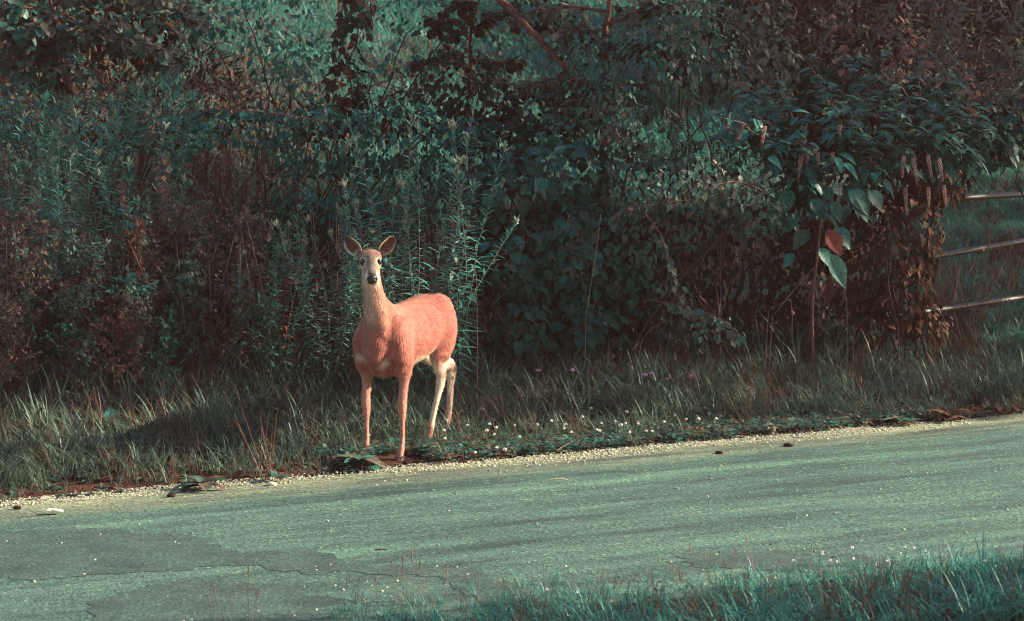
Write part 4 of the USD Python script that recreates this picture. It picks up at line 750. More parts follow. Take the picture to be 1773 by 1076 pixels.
# pokeweed: red stalks, long drooping leaves, hanging berry clusters
def pokeweed():
    rng = np.random.default_rng(77); base = W(1409, 588, 20.9); Bp = np.array([base[0], base[1], float(ground(base[0], base[1]))])
    t = thing('pokeweed', 'big pokeweed bush with a red stalk and hanging berry clusters', 'wild plant', Bp)
    crownp = W(1412, 470, 20.9); top = W(1425, 330, 21.0)
    st = PchipInterpolator([0, .3, .6, 1], np.array([Bp - [0, 0, .05], W(1406, 520, 20.9), crownp, top]))(np.linspace(0, 1, 16))
    obj('stalk', pipe(st - Bp, np.linspace(.0125, .008, 16), 8), M_redstem, t, smooth=True)
    tips = [(1250, 205, 20.6), (1280, 150, 20.8), (1235, 250, 20.6), (1215, 215, 20.7), (1300, 290, 20.5), (1290, 190, 20.7), (1340, 130, 20.9), (1270, 235, 20.8), (1320, 260, 20.6), (1380, 250, 20.6), (1440, 180, 20.8), (1400, 110, 21.2), (1470, 100, 21.3), (1530, 80, 21.4), (1500, 170, 21.0), (1560, 150, 21.2), (1590, 100, 21.5), (1630, 140, 21.5), (1680, 150, 21.6), (1540, 240, 20.8), (1610, 245, 20.9), (1650, 250, 21.0), (1690, 290, 21.1), (1580, 300, 20.8), (1520, 320, 20.7), (1460, 290, 20.6), (1390, 320, 20.6), (1350, 350, 20.7), (1430, 380, 20.6), (1370, 400, 20.7), (1500, 370, 20.7), (1640, 320, 21.0), (1720, 230, 21.6), (1600, 190, 21.3), (1450, 230, 20.7), (1350, 200, 20.8), (1700, 200, 21.6), (1480, 250, 20.8), (1560, 200, 21.0), (1320, 170, 21.0), (1650, 200, 21.3), (1420, 150, 21.0), (1510, 130, 21.3)]
    pos, dr, nm, sz = [], [], [], []
    mids = [W(1400, 330, 21.0), W(1470, 300, 21.1), W(1540, 290, 21.2), W(1600, 280, 21.3)]
    for a, b in zip([top, top, mids[1], mids[2]], mids): obj('branch', pipe(bow(a, b, .05, 8, rng, .006) - Bp, np.linspace(.012, .008, 8), 6), M_redstem, t, smooth=True)
    clusters = []
    for k, (x, y, Yk) in enumerate(tips):
        e = W(x, y, Yk); a = min(mids, key=lambda q: np.linalg.norm(q - e)) + rng.normal(0, .02, 3); L = bow(a, e, .10, 10, rng, .006)
        obj('branch', pipe(L - Bp, np.linspace(.007, .003, 10), 5), M_redstem, t, smooth=True)
        n = int(rng.integers(26, 38)); i = np.clip((rng.uniform(.25, 1, n) * 9).astype(int), 0, 9); p = L[i] + rng.normal(0, .035, (n, 3)); az = rng.uniform(0, 6.28, n)
        out = np.stack([np.cos(az), np.sin(az) * .8 - .25, rng.uniform(-.55, .35, n)], 1); d = unit(out + .5 * unit(e - a))
        pos.append(p); dr.append(d); nm.append(unit(np.array([0, -.25, 1.0]) + .35 * rnd_dirs(rng, n))); sz.append(rng.uniform(.07, .15, n) * np.interp(y, [100, 400], [.85, 1.15]))
        clusters.append((e, L))
    pos, dr, nm, sz = np.vstack(pos), np.vstack(dr), np.vstack(nm), np.concatenate(sz)
    tp = [leaf_template('ovate', 6, f, c) for f, c in ((.25, .7), (.15, 1.1), (.35, .4))]
    lv = local(leaves(tp, pos, dr, nm, sz, rng, wid=np.full(len(pos), .78)), Bp); o = np.argsort(pos[:, 1] - .3 * pos[:, 2])
    for i in o[:290]: obj('leaf', lv[i], M_poke, t, smooth=True)
    obj('foliage', merge([lv[i] for i in o[290:]]), M_poke, t, smooth=True, kind='stuff')
    # the heavy low leaves of the main stalk, one of them reddened
    big = [(1370, 330, 60, -1), (1405, 345, 55, 1), (1470, 330, 70, 1), (1480, 345, 60, 1), (1380, 370, 50, -1), (1400, 400, 55, -1), (1445, 395, 60, 1), (1375, 440, 40, -1), (1420, 430, 45, 1), (1350, 360, 55, -1), (1505, 330, 55, 1), (1440, 350, 50, 1)]
    for (x, y, l, sdx) in big:
        p = W(x, y, 20.62); d = unit(np.array([.55 * sdx + rng.normal(0, .2), -.35, -.75])); q = leaves([leaf_template('toothed' if False else 'ovate', 8, .3, .5)], p[None], d[None], np.array([[0.25 * sdx, -.75, .6]]), l * .8 * Y0 / FPX, rng, wid=np.array([1.15]))
        obj('leaf', local(q, Bp)[0], M_poke, t, smooth=True)
    for (x, y, x2, y2, m, lab) in ((1432, 398, 1458, 442, M_redleaf, 'large reddened leaf'), (1436, 440, 1466, 498, M_serrated, 'large pale serrated leaf')):
        a, b = W(x, y, 20.55), W(x2, y2, 20.5); q = leaves([leaf_template('ovate', 8, .3, .2)], a[None], unit(b - a)[None], np.array([[.25, -.9, .25]]), np.linalg.norm(b - a) * 1.05, rng, wid=np.array([1.0 if m is M_redleaf else .8])); obj('leaf', local(q, Bp)[0], m, t, smooth=True, label=lab)
    obj('withered_leaf', local(leaves([leaf_template('ovate', 8, .6, .5)], W(1432, 490, 20.8)[None], np.array([[.1, -.1, -1.0]]), np.array([[.2, -.9, .2]]), .16, rng), Bp)[0], M_litter, t, smooth=True)
    ico = trimesh.creation.icosphere(1, 1.0)
    def raceme(p, d, ln, k):
        d = unit(np.array(d, float)); path = np.array([p + d * ln * s + np.array([0, 0, -.25 * ln * s * s]) for s in np.linspace(0, 1, 7)]); c = obj('berry_cluster', pipe(path - Bp, .0022, 4, False), M_redstem, t, smooth=True)
        nb = int(ln * 330); s = np.linspace(.12, 1, nb); P = np.stack([np.interp(s, np.linspace(0, 1, 7), path[:, q]) for q in range(3)], 1); an = np.arange(nb) * 2.4
        ref = unit(np.cross(d, [0, 1.0, .1])); r2 = np.cross(d, ref); off = (np.cos(an)[:, None] * ref + np.sin(an)[:, None] * r2) * (.011 * np.interp(s, [0, .3, 1], [.8, 1, .5]))[:, None]
        rad = .0052 * np.interp(s, [0, .7, 1], [1, .9, .5]); obj('berry', merge([(ico.vertices * q + pp - Bp, ico.faces) for pp, q in zip(P + off, rad)]), M_berry, c, smooth=True, kind='stuff')
    for (x, y, dx, ln) in ((1388, 265, -.15, .15), (1400, 250, -.1, .10), (1325, 215, -.2, .13), (1290, 210, -.5, .12), (1265, 195, -.3, .09), (1440, 262, .2, .11), (1392, 240, 0, .1), (1565, 268, -.1, .12), (1580, 270, .2, .15), (1605, 265, .25, .15), (1625, 272, .2, .13), (1567, 322, .05, .13), (1607, 322, .05, .11), (1633, 318, .15, .12), (1415, 262, .1, .08), (1455, 215, -.1, .06)):
        raceme(W(x, y, 20.65 if x < 1500 else 20.75), (dx, -.1, -1.0), ln * 1.05, 0)
    for (x, y) in ((1443, 20), (1465, 70), (1578, 35), (1565, 65), (1605, 70), (1545, 100), (1680, 125), (1690, 140)):           # pinkish young shoots at the top
        e = W(x, y, 21.3); a = W(x - 5, y + 75, 21.3); obj('shoot', pipe(bow(a, e, 0, 6, rng, .004) - Bp, np.linspace(.005, .002, 6), 5), M_redstem, t, smooth=True)
        n = 9; u = rng.uniform(.2, .95, n)[:, None]; p = a + (e - a) * u; az = rng.uniform(0, 6.28, n); d = unit(np.stack([np.cos(az), np.sin(az), -.6 + 0 * az], 1)); q = local(leaves(TPL['ovate'], p, d, unit(np.array([0, -.5, .8]) + .4 * rnd_dirs(rng, n)), rng.uniform(.045, .08, n), rng), Bp)
        for l in q: obj('leaf', l, M_pokepink, t, smooth=True)
Y0 = 20.7
pokeweed()

# arching leafy shoots of the shrub, each a thing that can be pointed at
def shoot(label, pts, n, size, m, seed, kind='ovate', tipm=None, ntip=0, r0=.005, name='arching_shoot'):
    rng = np.random.default_rng(seed); p = np.array([W(*q) for q in pts]); p = PchipInterpolator(np.linspace(0, 1, len(p)), p)(np.linspace(0, 1, 14)); b = p[0].copy()
    t = thing(name, label, 'branch', b); obj('stem', pipe(p - b, np.linspace(r0, .0018, 14), 5), M_redstem if rng.random() < .6 else M_bark, t, smooth=True)
    q = twig_leaves(rng, p, n, size, .45, .75); lv = local(leaves(TPL[kind], *q, rng), b); o = np.argsort(-np.linalg.norm(q[0] - p[-1], axis=1))
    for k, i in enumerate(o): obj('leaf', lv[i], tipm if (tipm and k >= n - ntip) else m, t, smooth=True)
shoot('arching shoot with grey leaves reaching left over the dark vine wall', [(1330, 300, 20.4), (1220, 345, 20.3), (1130, 352, 20.25), (1075, 365, 20.25), (1060, 380, 20.25)], 42, (.05, .085), M_sap, 401)
shoot('leafy shoot tipped with leaves coloured as sunlit at the centre right', [(1320, 330, 20.4), (1270, 315, 20.3), (1235, 322, 20.2), (1215, 335, 20.2)], 30, (.045, .07), M_sap, 402, tipm=M_suntone, ntip=9)
shoot('drooping shoot with paired round leaves hanging before the dark vines', [(1095, 350, 20.3), (1140, 400, 20.2), (1155, 440, 20.2), (1165, 480, 20.2), (1180, 530, 20.2)], 46, (.05, .075), M_sap, 403)
shoot('low drooping shoot whose leaves touch the grass right of centre', [(1120, 520, 20.3), (1190, 530, 20.1), (1250, 555, 20.0), (1285, 590, 19.95)], 40, (.05, .08), M_sap, 404, kind='round')
shoot('long leafy shoot hanging from the top right of centre', [(1180, -10, 21.4), (1210, 60, 21.3), (1240, 130, 21.2), (1290, 140, 21.1)], 36, (.05, .08), M_sap, 405)
shoot('leafy twig with a few brown leaves left of the dark hollow', [(330, 420, 20.9), (290, 330, 20.8), (278, 270, 20.8)], 26, (.045, .075), M_pokepink, 406, r0=.004)
shoot('small twig with pinkish leaves beside the brown leaved twig', [(225, 420, 20.9), (215, 350, 20.8), (214, 310, 20.8)], 18, (.04, .07), M_pokepink, 407, r0=.004)
shoot('twig with reddish drooping leaves left of the deer', [(500, 640, 19.9), (492, 560, 19.8), (492, 510, 19.8), (498, 480, 19.8)], 30, (.05, .08), M_redleaf, 408, kind='lance', r0=.004)
shoot('sparse twig standing in front of the dark hollow', [(360, 480, 20.6), (375, 400, 20.6), (350, 330, 20.6), (310, 285, 20.6)], 22, (.03, .05), M_gold, 409, kind='narrow', r0=.003)
shoot('pale thin twig forking up in the dark hollow', [(450, 480, 20.5), (430, 380, 20.5), (430, 310, 20.5), (438, 258, 20.5)], 26, (.03, .06), M_gold, 410, kind='narrow', r0=.003)
shoot('bending vine tip reaching over the mound on the left', [(560, 210, 21.3), (460, 195, 21.2), (380, 190, 21.1), (340, 200, 21.1)], 30, (.05, .08), M_vine, 411, kind='round')
# ------------------------------------------------------------------ pipe gate on the right
def gate():
    a, b = W(1575, 540, 22.2), W(1990, 540, 24.2); g = thing('pipe_gate', 'grey metal pipe gate leaning behind the bushes at the right', 'gate', (a[0], a[1], float(ground(a[0], a[1]))))
    Bp = np.array([a[0], a[1], float(ground(a[0], a[1]))])
    for (ya, yb, xa) in ((349, 337, 1560), (452, 418, 1575), (541, 515, 1600), (240, 245, 1640)):
        p, q = W(xa, ya, 22.2), W(1773, np.interp(1773, [xa, 1773], [ya, ya + (yb - ya)]), 23.2); q = p + (q - p) * 2.2
        if ya == 240: continue
        obj('rail', pipe(np.linspace(p, q, 12) - Bp, .0215, 12), M_steel, g, smooth=True)
    for f in (0.0, 1.0):
        p, q = W(1575, 0, 22.2), W(1773, 0, 23.2); c = p + (q - p) * (f * 2.25 - .02); z0 = float(ground(c[0], c[1])); obj('upright', pipe(np.array([[c[0], c[1], z0 - .02], [c[0], c[1], W(1560, 345, 22.2)[2] + .03]]) - Bp, .024, 12), M_steel, g, smooth=True)
    for k, (x, y) in enumerate(((1697, 434), (1718, 527))):
        c = W(x, y, float(np.interp(x, [1575, 1773], [22.2, 23.2])) - .002); obj('collar', pipe(np.array([c - [.02, .011, 0], c + [.02, .011, 0]]) - Bp, .0255, 10), M_steel, g, smooth=True)
gate()

# ------------------------------------------------------------------ grasses
r = np.random.default_rng(21)
TG = [('grass_tuft', tuft(r, 11, .20, .0075, .055, (.2, 1.3)), M_grass), ('grass_tuft', tuft(r, 11, .30, .0085, .05, (.2, 1.2)), M_grass), ('grass_tuft', tuft(r, 9, .26, .010, .06, (.3, 1.4)), M_grassbright), ('grass_tuft', tuft(r, 11, .13, .0075, .06, (.3, 1.5)), M_grass),
      ('withered_tuft', tuft(r, 9, .30, .0042, .05, (.1, .9)), M_tan), ('withered_tuft', tuft(r, 14, .12, .0055, .07, (.5, 1.9)), M_tan)]
def weed_rosette(rng, n=11, L=.11, kind='ovate'):
    az = np.arange(n) * 2.4; el = rng.uniform(.1, .8, n); d = np.stack([np.cos(az) * np.cos(el), np.sin(az) * np.cos(el), np.sin(el)], 1); return merge(leaves(TPL_LOW[kind], np.zeros((n, 3)), d, np.tile([0, 0, 1.0], (n, 1)), L * rng.uniform(.6, 1.1, n), rng))
TG += [('weed_rosette', weed_rosette(r), M_grass), ('weed_rosette', weed_rosette(r, 9, .08, 'round'), M_clover)]
n = 9000; e = r.uniform(-1.2, 9.0, n); d = r.uniform(.02, 3.0, n) ** 1.0; P = on_ground(e, d)
nzv = meshkit.fbm(np.stack([P[:, 0] * 1.1, P[:, 1] * 1.1, 0 * e], -1), 3, 14)
keep = in_view(P) & (r.random(n) < np.interp(d, [0, .15, .5, 2.4, 3.0], [.35, .6, 1, 1, .5]))
hgt = np.interp(d, [0, .3, .9, 2.0], [.34, .50, .76, 1.0]) * (.75 + .6 * nzv) * r.uniform(.75, 1.25, n)
hgt = np.where((P[:, 0] > 2.5) & (d > .8), hgt * .55, hgt); bare = (np.abs(P[:, 0] + .66) < .6) & (d < .6); hgt = np.where(bare, hgt * .75, hgt); hoofs = np.hypot(P[:, 0] + .645, (P[:, 1] - 17.88) * .8) < .20; keep &= ~hoofs
edge = d < .35
idx = np.array([r.choice(8, p=([.16, .05, .12, .20, .06, .10, .16, .15] if ed else ([.19, .12, .34, .13, .04, .03, .09, .06] if nz > .45 else [.19, .14, .24, .14, .08, .05, .09, .07]))) for ed, nz in zip(edge, nzv)])
baked('verge_grass', 'mixed green and withered grass on the verge beyond the road', 'grass', TG, P[keep], r, hgt[keep], idx[keep])
n = 6500; e = r.uniform(.2, 9, n); d = -ROAD_W - r.uniform(-.06, 1.9, n) + .55 * np.clip((4.4 - e) / 3.0, 0, 1); P = on_ground(e, d); keep = in_view(P) & (r.random(n) < np.interp(-ROAD_W - d + .55 * np.clip((4.4 - e) / 3.0, 0, 1), [-.06, .12, .3], [.1, .6, 1]))
hgt = np.interp(-ROAD_W - d, [0, .3, 1.2], [.32, .46, .72]) * r.uniform(.7, 1.25, n)
baked('near_grass', 'lush teal-green grass along the near edge of the road', 'grass', TG, P[keep], r, hgt[keep], np.array([r.choice(8, p=[.17, .06, .17, .15, .12, .16, .09, .08]) for _ in range(keep.sum())]))
MG = [('meadow_tuft', tuft(r, 10, .17, .012, .10, (.4, 1.6), droop=.8, n=4), M_meadow), ('meadow_tuft', tuft(r, 10, .24, .010, .10, (.2, 1.3), droop=.8, n=4), M_meadow), ('withered_tuft', tuft(r, 9, .26, .008, .10, (.2, 1.3), n=4), M_tan), ('meadow_tuft', tuft(r, 10, .18, .011, .10, (.3, 1.5), n=4), M_grass)]
n = 17000; Yv = 22.5 + 36 * r.random(n) ** 1.5; Xv = r.uniform(-1, 1, n) * (Yv * .166 + .5); P = np.stack([Xv, Yv, ground(Xv, Yv)], -1)
sparse = road_d(Xv, Yv) > 3.0; P = P[sparse]; Xv, Yv = P[:, 0], P[:, 1]
nz = meshkit.fbm(np.stack([Xv * .5, Yv * .35, 0 * Xv], -1), 3, 44); mown = (Xv > 2.2) & (Yv < 31)
idx = np.where(nz > .56, r.choice([2, 1], len(P), p=[.6, .4]), r.choice([0, 1, 3], len(P), p=[.45, .25, .3])); idx = np.where(mown, r.choice([0, 3, 2], len(P), p=[.15, .5, .35]), idx)
baked('meadow_grass', 'bright rough meadow grass on the slope behind the thicket', 'grass', MG, P, r, np.where(mown, r.uniform(.25, .85, len(P)) * np.interp(nz, [.35, .65], [.6, 1.3]), r.uniform(.7, 1.4, len(P)) * np.interp(Yv, [22, 50], [.9, 1.4])), idx)
n = 7000; Yv = r.uniform(21.5, 31, n); Xv = Yv * r.uniform(.128, .175, n); P = np.stack([Xv, Yv, ground(Xv, Yv)], -1); P = P[road_d(Xv, Yv) > 1.6]; nz = meshkit.fbm(P * np.array([1.3, .9, 0]), 3, 71)
baked('rough_lawn', 'rough tufted grass behind and around the pipe gate', 'grass', TG, P, r, r.uniform(.45, .95, len(P)) * np.interp(nz, [.35, .65], [.6, 1.25]), np.where(nz > .54, r.choice([5, 3, 4], len(P), p=[.55, .25, .2]), r.choice([0, 3, 2, 5, 6], len(P), p=[.35, .25, .2, .12, .08])))
# gravel along the asphalt edge
st = [('stone', (trimesh.creation.icosphere(1, 1.0).vertices * np.array(s) * (1 + .25 * r.normal(size=(42, 1)).clip(-1, 1)), trimesh.creation.icosphere(1, 1.0).faces), M_gravel) for s in ((1, .8, .5), (.8, 1.1, .6), (1.1, .9, .45), (.9, .9, .7))]
n = 24000; e = r.uniform(-1.5, 11, n); d = .10 - np.abs(r.normal(0, 1, n)) * (.06 + .34 * meshkit.fbm(np.stack([e * .9, 0 * e, 0 * e], -1), 3, 88) ** 1.5); d = np.where(r.random(n) < .05, r.uniform(-ROAD_W, 0, n), d); x, y = from_road(e, d); z = np.where(d < 0, road_z(x, y) + .006, ground(x, y) + .002); P = np.stack([x, y, z], -1)
dens = meshkit.fbm(np.stack([e * 1.2, d * 3, 0 * e], -1), 3, 31); keep = in_view(P) & (r.random(n) < np.interp(dens, [.38, .58], [.08, 1.0])) & (P[:, 1] < 22.5)
instancer('gravel', 'pale loose gravel strewn along the far edge of the asphalt', 'gravel', st, P[keep], r, (.0026 + .0062 * r.random(keep.sum()) ** 2.2,), tilt=20)
# fallen leaves and dead stuff under the thicket
n = 9000; e = r.uniform(-1.5, 9, n); d = np.where(r.random(n) < .04, r.uniform(.0, .4, n), r.uniform(1.4, 6, n)); P = on_ground(e, d, .008); keep = in_view(P); P = P[keep]
lit = [('fallen_leaf', merge(leaves([leaf_template('ovate', 4, .3, c)], np.zeros((1, 3)), np.array([[1.0, 0, .1]]), np.array([[0, 0, 1.0]]), .07, r)), M_litter) for c in (.3, -.3, .9)]
instancer('leaf_litter', 'brown fallen leaves lying under the thicket and along the verge', 'leaf litter', lit, P, r, (.5, 1.2), tilt=25)
# dead stems standing in the hollows
dead = [('dead_stem', merge([pipe(bow(np.array([*r.normal(0, .08, 2), 0]), np.array([*r.normal(0, .22, 2), r.uniform(.4, .95)]), r.uniform(-.03, .06), 6), .0022, 3, False) for _ in range(9)]), M_drystem) for _ in range(3)]
n = 260; e = r.uniform(-1.2, 8.5, n); d = r.uniform(2.3, 4.2, n); P = on_ground(e, d); P = P[in_view(P)]
instancer('dead_stems', 'thin dry reddish stems tangled in the shade of the thicket', 'dead stems', dead, P, r, (.6, 1.2))
# clover cover on the verge right of the deer
tri = merge([m for k in range(7) for m in leaves([leaf_template('round', 4, .2, .2)] * 1, np.tile([*r.normal(0, .03, 2), r.uniform(.04, .075)], (3, 1)), np.array([[math.cos(q), math.sin(q), .1] for q in (k, k + 2.09, k + 4.19)]), np.tile([0, 0, 1.0], (3, 1)), .02, r)])
def clover_line(pxx, pxy):
    a = math.radians(PITCH); v = (538 - pxy) / FPX; dz = -math.sin(a) + v * math.cos(a); dy = math.cos(a) + v * math.sin(a); k = (CAM_H - .06) / -dz; return (pxx - 886.5) / FPX * k, dy * k
n = 3200; e = r.uniform(2.05, 6.2, n); d = .04 + np.abs(r.normal(0, .32, n)); P = on_ground(e, d); P = P[in_view(P) & (np.hypot(P[:, 0] + .645, (P[:, 1] - 17.88) * .8) > .2)]
instancer('clover_cover', 'low dark clover leaves covering the verge right of the deer', 'clover', [('clover_leaf', tri, M_clover)], P, r, (.32, .8), tilt=22)

# ------------------------------------------------------------------ flowers, stalks, single plants
def flower(seed, h, m, rad):
    rr = np.random.default_rng(seed); s = bow((0, 0, 0), (rr.normal(0, .01), rr.normal(0, .01), h), .0, 5, rr, .002); ico = trimesh.creation.icosphere(1, 1.0); fl = []
    for u in rnd_dirs(rr, 26):
        if u[2] > -.6: fl.append((ico.vertices[:12] * 0 + 0, ico.faces[:0]) if False else (trimesh.creation.icosphere(0, 1.0).vertices * rad * .34 + s[-1] + u * rad * np.array([1, 1, .85]), trimesh.creation.icosphere(0, 1.0).faces))
    return [('stem', pipe(s, .0012, 4), M_stem, None), ('flower_head', merge(fl), m, None)]
cl = [flower(k, .10 + .01 * k, M_white, .0098) for k in range(3)]
spots = []
CG = 'small white clover head in the clover patch right of the deer', 'white clover heads right of the deer'
for (x, y) in ((772, 747), (768, 760), (772, 772), (807, 752), (857, 757), (847, 752), (856, 763), (843, 765), (860, 778), (895, 751), (892, 738), (930, 750), (950, 747), (976, 752), (982, 745), (990, 757), (1033, 750), (1034, 758), (1043, 742), (1023, 730), (990, 718), (1039, 718), (1062, 738), (1085, 733), (1083, 745), (1090, 754), (1105, 738), (1117, 750), (1130, 750), (1168, 733), (1186, 735), (1205, 730), (1222, 720), (1240, 735), (823, 790), (872, 788), (800, 735), (835, 733), (1010, 740), (1150, 742), (1100, 745), (905, 765), (960, 735), (1075, 750), (1210, 742), (1228, 728)):
    X_, Y_ = clover_line(x, y); spots.append((X_, Y_, CG[0], CG[1]))
colony('white_clover', 'flower', cl, in_order(spots), r, (.72, 1.0))
spots = []
NG = 'small white clover head in the near grass at the right', 'white clover heads in the near grass'
for (x, y) in ((1424, 950), (1424, 962), (1458, 950), (1476, 950), (1476, 962), (1476, 970), (1437, 972), (1450, 972), (1565, 948), (1584, 948), (1602, 954), (1535, 968), (1375, 972), (1553, 960), (945, 1022), (1000, 1022), (445, 1056), (330, 1072), (318, 1070), (1700, 985)):
    X_, Y_ = clover_line(x, y); spots.append((X_, Y_, *NG))
colony('white_clover', 'flower', cl, in_order(spots), r, (.5, .75))
pc = [flower(40 + k, .30 + .03 * k, M_purple, .013) for k in range(2)]; spots = []
PG = 'tall purple clover head above the grass right of the deer', 'purple clover heads above the grass'
for (x, y) in ((992, 609), (927, 622), (1115, 610), (1123, 607), (1153, 610), (1193, 629)):
    P_ = px(x, y + 92, 19.4); spots.append((P_[0], 19.4, *PG))
colony('purple_clover', 'flower', pc, in_order(spots), r, (.8, 1.1))
# plantain stalks standing up from the near grass
def stalk(seed, h):
    rr = np.random.default_rng(seed); s = bow((0, 0, 0), (rr.normal(0, .02), rr.normal(0, .02), h), .0, 7, rr, .003); top = s[-1] - s[-2]
    return [('stalk', pipe(s, .0016, 4), M_drystem, None), ('seed_head', pipe(np.array([s[-1] - unit(top) * .045, s[-1] - unit(top) * .02, s[-1], s[-1] + unit(top) * .012]), [.002, .0042, .0040, .001], 6), M_drystem, None)]
ps = [stalk(60 + k, .26 + .03 * k) for k in range(4)]; spots = []
SG = 'thin dry seed stalk standing up from the near grass', 'seed stalks in the near grass'
for (x, y) in ((701, 975), (713, 980), (718, 958), (725, 962), (690, 985), (740, 1000), (652, 995), (610, 1010), (592, 1008), (675, 1020), (440, 1010), (430, 995), (405, 1030), (378, 1010), (365, 1020), (437, 1025), (770, 975), (885, 995), (900, 1010), (945, 985), (990, 990), (1040, 985), (1150, 965), (1045, 970), (1200, 940), (1315, 930), (1270, 945), (1345, 955), (1400, 940), (1565, 935), (1600, 940), (1640, 945), (1740, 950), (1715, 955), (1760, 940), (1095, 985), (800, 985), (830, 990), (860, 1000), (625, 1020), (1230, 965), (1290, 960)):
    Yk = 13.3 + .0011 * max(x - 400, 0); P_ = px(x, y, Yk); d_ = float(road_d(P_[0], Yk)); g_ = float(ground(P_[0], Yk))
    h_ = P_[2] - g_
    if h_ > .06: spots.append((P_[0], Yk, *SG, float(np.clip(h_ / .30, .4, 1.6))))
colony('seed_stalk', 'grass stalk', ps, in_order(spots), r)
# tall withered stems on the verge
def stem_thing(label, pts, rad=.0028, head=False, name='dry_stalk', m=None):
    p = np.array([px(*q) for q in pts]); p = PchipInterpolator(np.linspace(0, 1, len(p)), p)(np.linspace(0, 1, 12)); b = p[0].copy(); b[2] = float(ground(b[0], b[1])); p[0] = b
    t = thing(name, label, 'grass stalk', b); obj('stem', pipe(p - b, np.linspace(rad, rad * .6, 12), 5), m or M_drystem, t, smooth=True)
    if head: obj('seed_head', merge([pipe(np.array([p[k], p[k] + np.array([s * .02, 0, .03])]) - b, [.003, .001], 4) for k in (9, 10, 11) for s in (-1, 1)]), m or M_drystem, t)
stem_thing('long dry stem leaning before the dark vine wall', [(1012, 560, 20.2), (1022, 500, 20.2), (1033, 430, 20.2), (1040, 372, 20.25)])
stem_thing('straight dry stem rising just right of the deer rump', [(827, 650, 19.4), (826, 560, 19.5), (825, 500, 19.5), (822, 448, 19.5)])
stem_thing('bent reddish stem arching over at the foot of the vine wall', [(1105, 640, 20.0), (1112, 590, 20.0), (1135, 565, 20.0), (1152, 558, 20.0)])
stem_thing('slanting dry stem across the dark hollow at the right', [(1330, 560, 20.6), (1360, 520, 20.5), (1395, 480, 20.5), (1410, 462, 20.5)])
stem_thing('upright dry stem in the dark hollow', [(1248, 560, 20.7), (1248, 500, 20.7), (1248, 440, 20.7), (1249, 400, 20.7)], .002)
stem_thing('bare stem lying broken beside the pokeweed stalk', [(1325, 540, 20.6), (1345, 530, 20.6), (1368, 518, 20.6), (1372, 580, 20.6)], .002)
stem_thing('red bent stem right of the pokeweed stalk', [(1475, 590, 20.6), (1490, 560, 20.6), (1505, 550, 20.6), (1525, 590, 20.5)], .003, m=M_redstem)
stem_thing('thin green stem under the large pale leaf', [(1468, 570, 20.6), (1465, 520, 20.55), (1463, 500, 20.5)], .003, m=M_stem)
stem_thing('slanting red stem under the arching shoot', [(1560, 575, 21.0), (1540, 500, 21.0), (1535, 420, 21.0)], .002)
k_ = 0
for (x, y, lab) in ((325, 735, 'withered stem clump at the road edge left of the deer'), (462, 750, 'withered stem clump near the left fore foot of the deer'), (540, 720, 'withered leaning stems beside the deer'), (1170, 600, 'withered stems under the arching shrub'), (1140, 600, 'withered upright stems in front of the vine wall'), (1215, 600, 'withered stems beside the low drooping shoot'), (800, 640, 'withered drooping blades right behind the deer rump')):
    rr = np.random.default_rng(500 + k_); k_ += 1; X_, Y_ = (clover_line(x, y + 60) if y > 650 else (px(x, y, 19.9 if x > 900 else 19.6)[0], 19.9 if x > 900 else 19.6)); b = np.array([X_, Y_, float(ground(X_, Y_))])
    t = thing('withered_clump', lab, 'grass', b)
    for q in range(11): obj('stem', pipe(bow(np.array([*rr.normal(0, .03, 2), 0]), np.array([rr.normal(0, .10), rr.normal(0, .06), rr.uniform(.2, .42)]), rr.uniform(-.01, .03), 7), np.linspace(.0026, .001, 7), 4), M_tan, t, smooth=True)
# broad-leaved weeds
def broad(label, x, y, Yk, n, L, m, seed, kind='ovate', up=.5, name='broadleaf_weed'):
    rr = np.random.default_rng(seed); X_ = px(x, y, Yk)[0]; b = np.array([X_, Yk, float(ground(X_, Yk))]); t = thing(name, label, 'wild plant', b)
    for k in range(n):
        az = k * 2.4 + rr.normal(0, .2); el = rr.uniform(.15, .15 + up); c = np.array([0, 0, rr.uniform(.01, .05)]); d = np.array([math.cos(az) * math.cos(el), math.sin(az) * math.cos(el), math.sin(el)])
        obj('leaf', leaves([leaf_template(kind, 7, .25, .6)], c[None], d[None], np.array([[0, 0, 1.0]]), L * rr.uniform(.7, 1.15), rr, wid=np.array([.85]))[0], m, t, smooth=True)
broad('broadleaf plantain rosette at the road edge in front of the deer', 625, 800, 17.75, 15, .17, M_clover, 601)
broad('broadleaf rosette at the road edge left of the deer', 350, 828, 17.0, 16, .15, M_clover, 602)
broad('small broadleaf rosette at the road edge beside withered stems', 480, 820, 17.3, 10, .10, M_clover, 603)
broad('plantain rosette beside the fore hoof of the deer', 740, 790, 18.15, 11, .10, M_clover, 604)
broad('large leaved weed at the far left verge', 120, 720, 18.2, 8, .16, M_sap, 605, up=1.1)
broad('round leaved weed at the left verge', 195, 700, 18.4, 7, .14, M_grass, 606, 'round', 1.2)
broad('dark broadleaf rosette on the right road edge', 1640, 715, 19.6, 14, .16, M_litter, 607)
broad('brownish broadleaf rosette near the right road edge', 1560, 722, 19.4, 12, .13, M_clover, 608)
broad('grey leaved weed in front of the bushy weeds', 270, 640, 18.9, 12, .15, M_sap, 609, 'ovate', 1.2)
broad('pale leaved weed among the bushy weeds', 215, 620, 19.1, 10, .12, M_sap, 610, 'ovate', 1.2)
broad('reddish leaf clump in the grass right of the deer', 893, 660, 19.5, 6, .10, M_redleaf, 611, 'ovate', 1.0)
broad('pale round leaf clump in the grass right of the deer', 925, 655, 19.5, 7, .10, M_sap, 612, 'round', .8)
broad('pale drooping leaf clump below the arching shrub', 1310, 620, 20.0, 7, .11, M_pokepink, 613, 'ovate', .9)
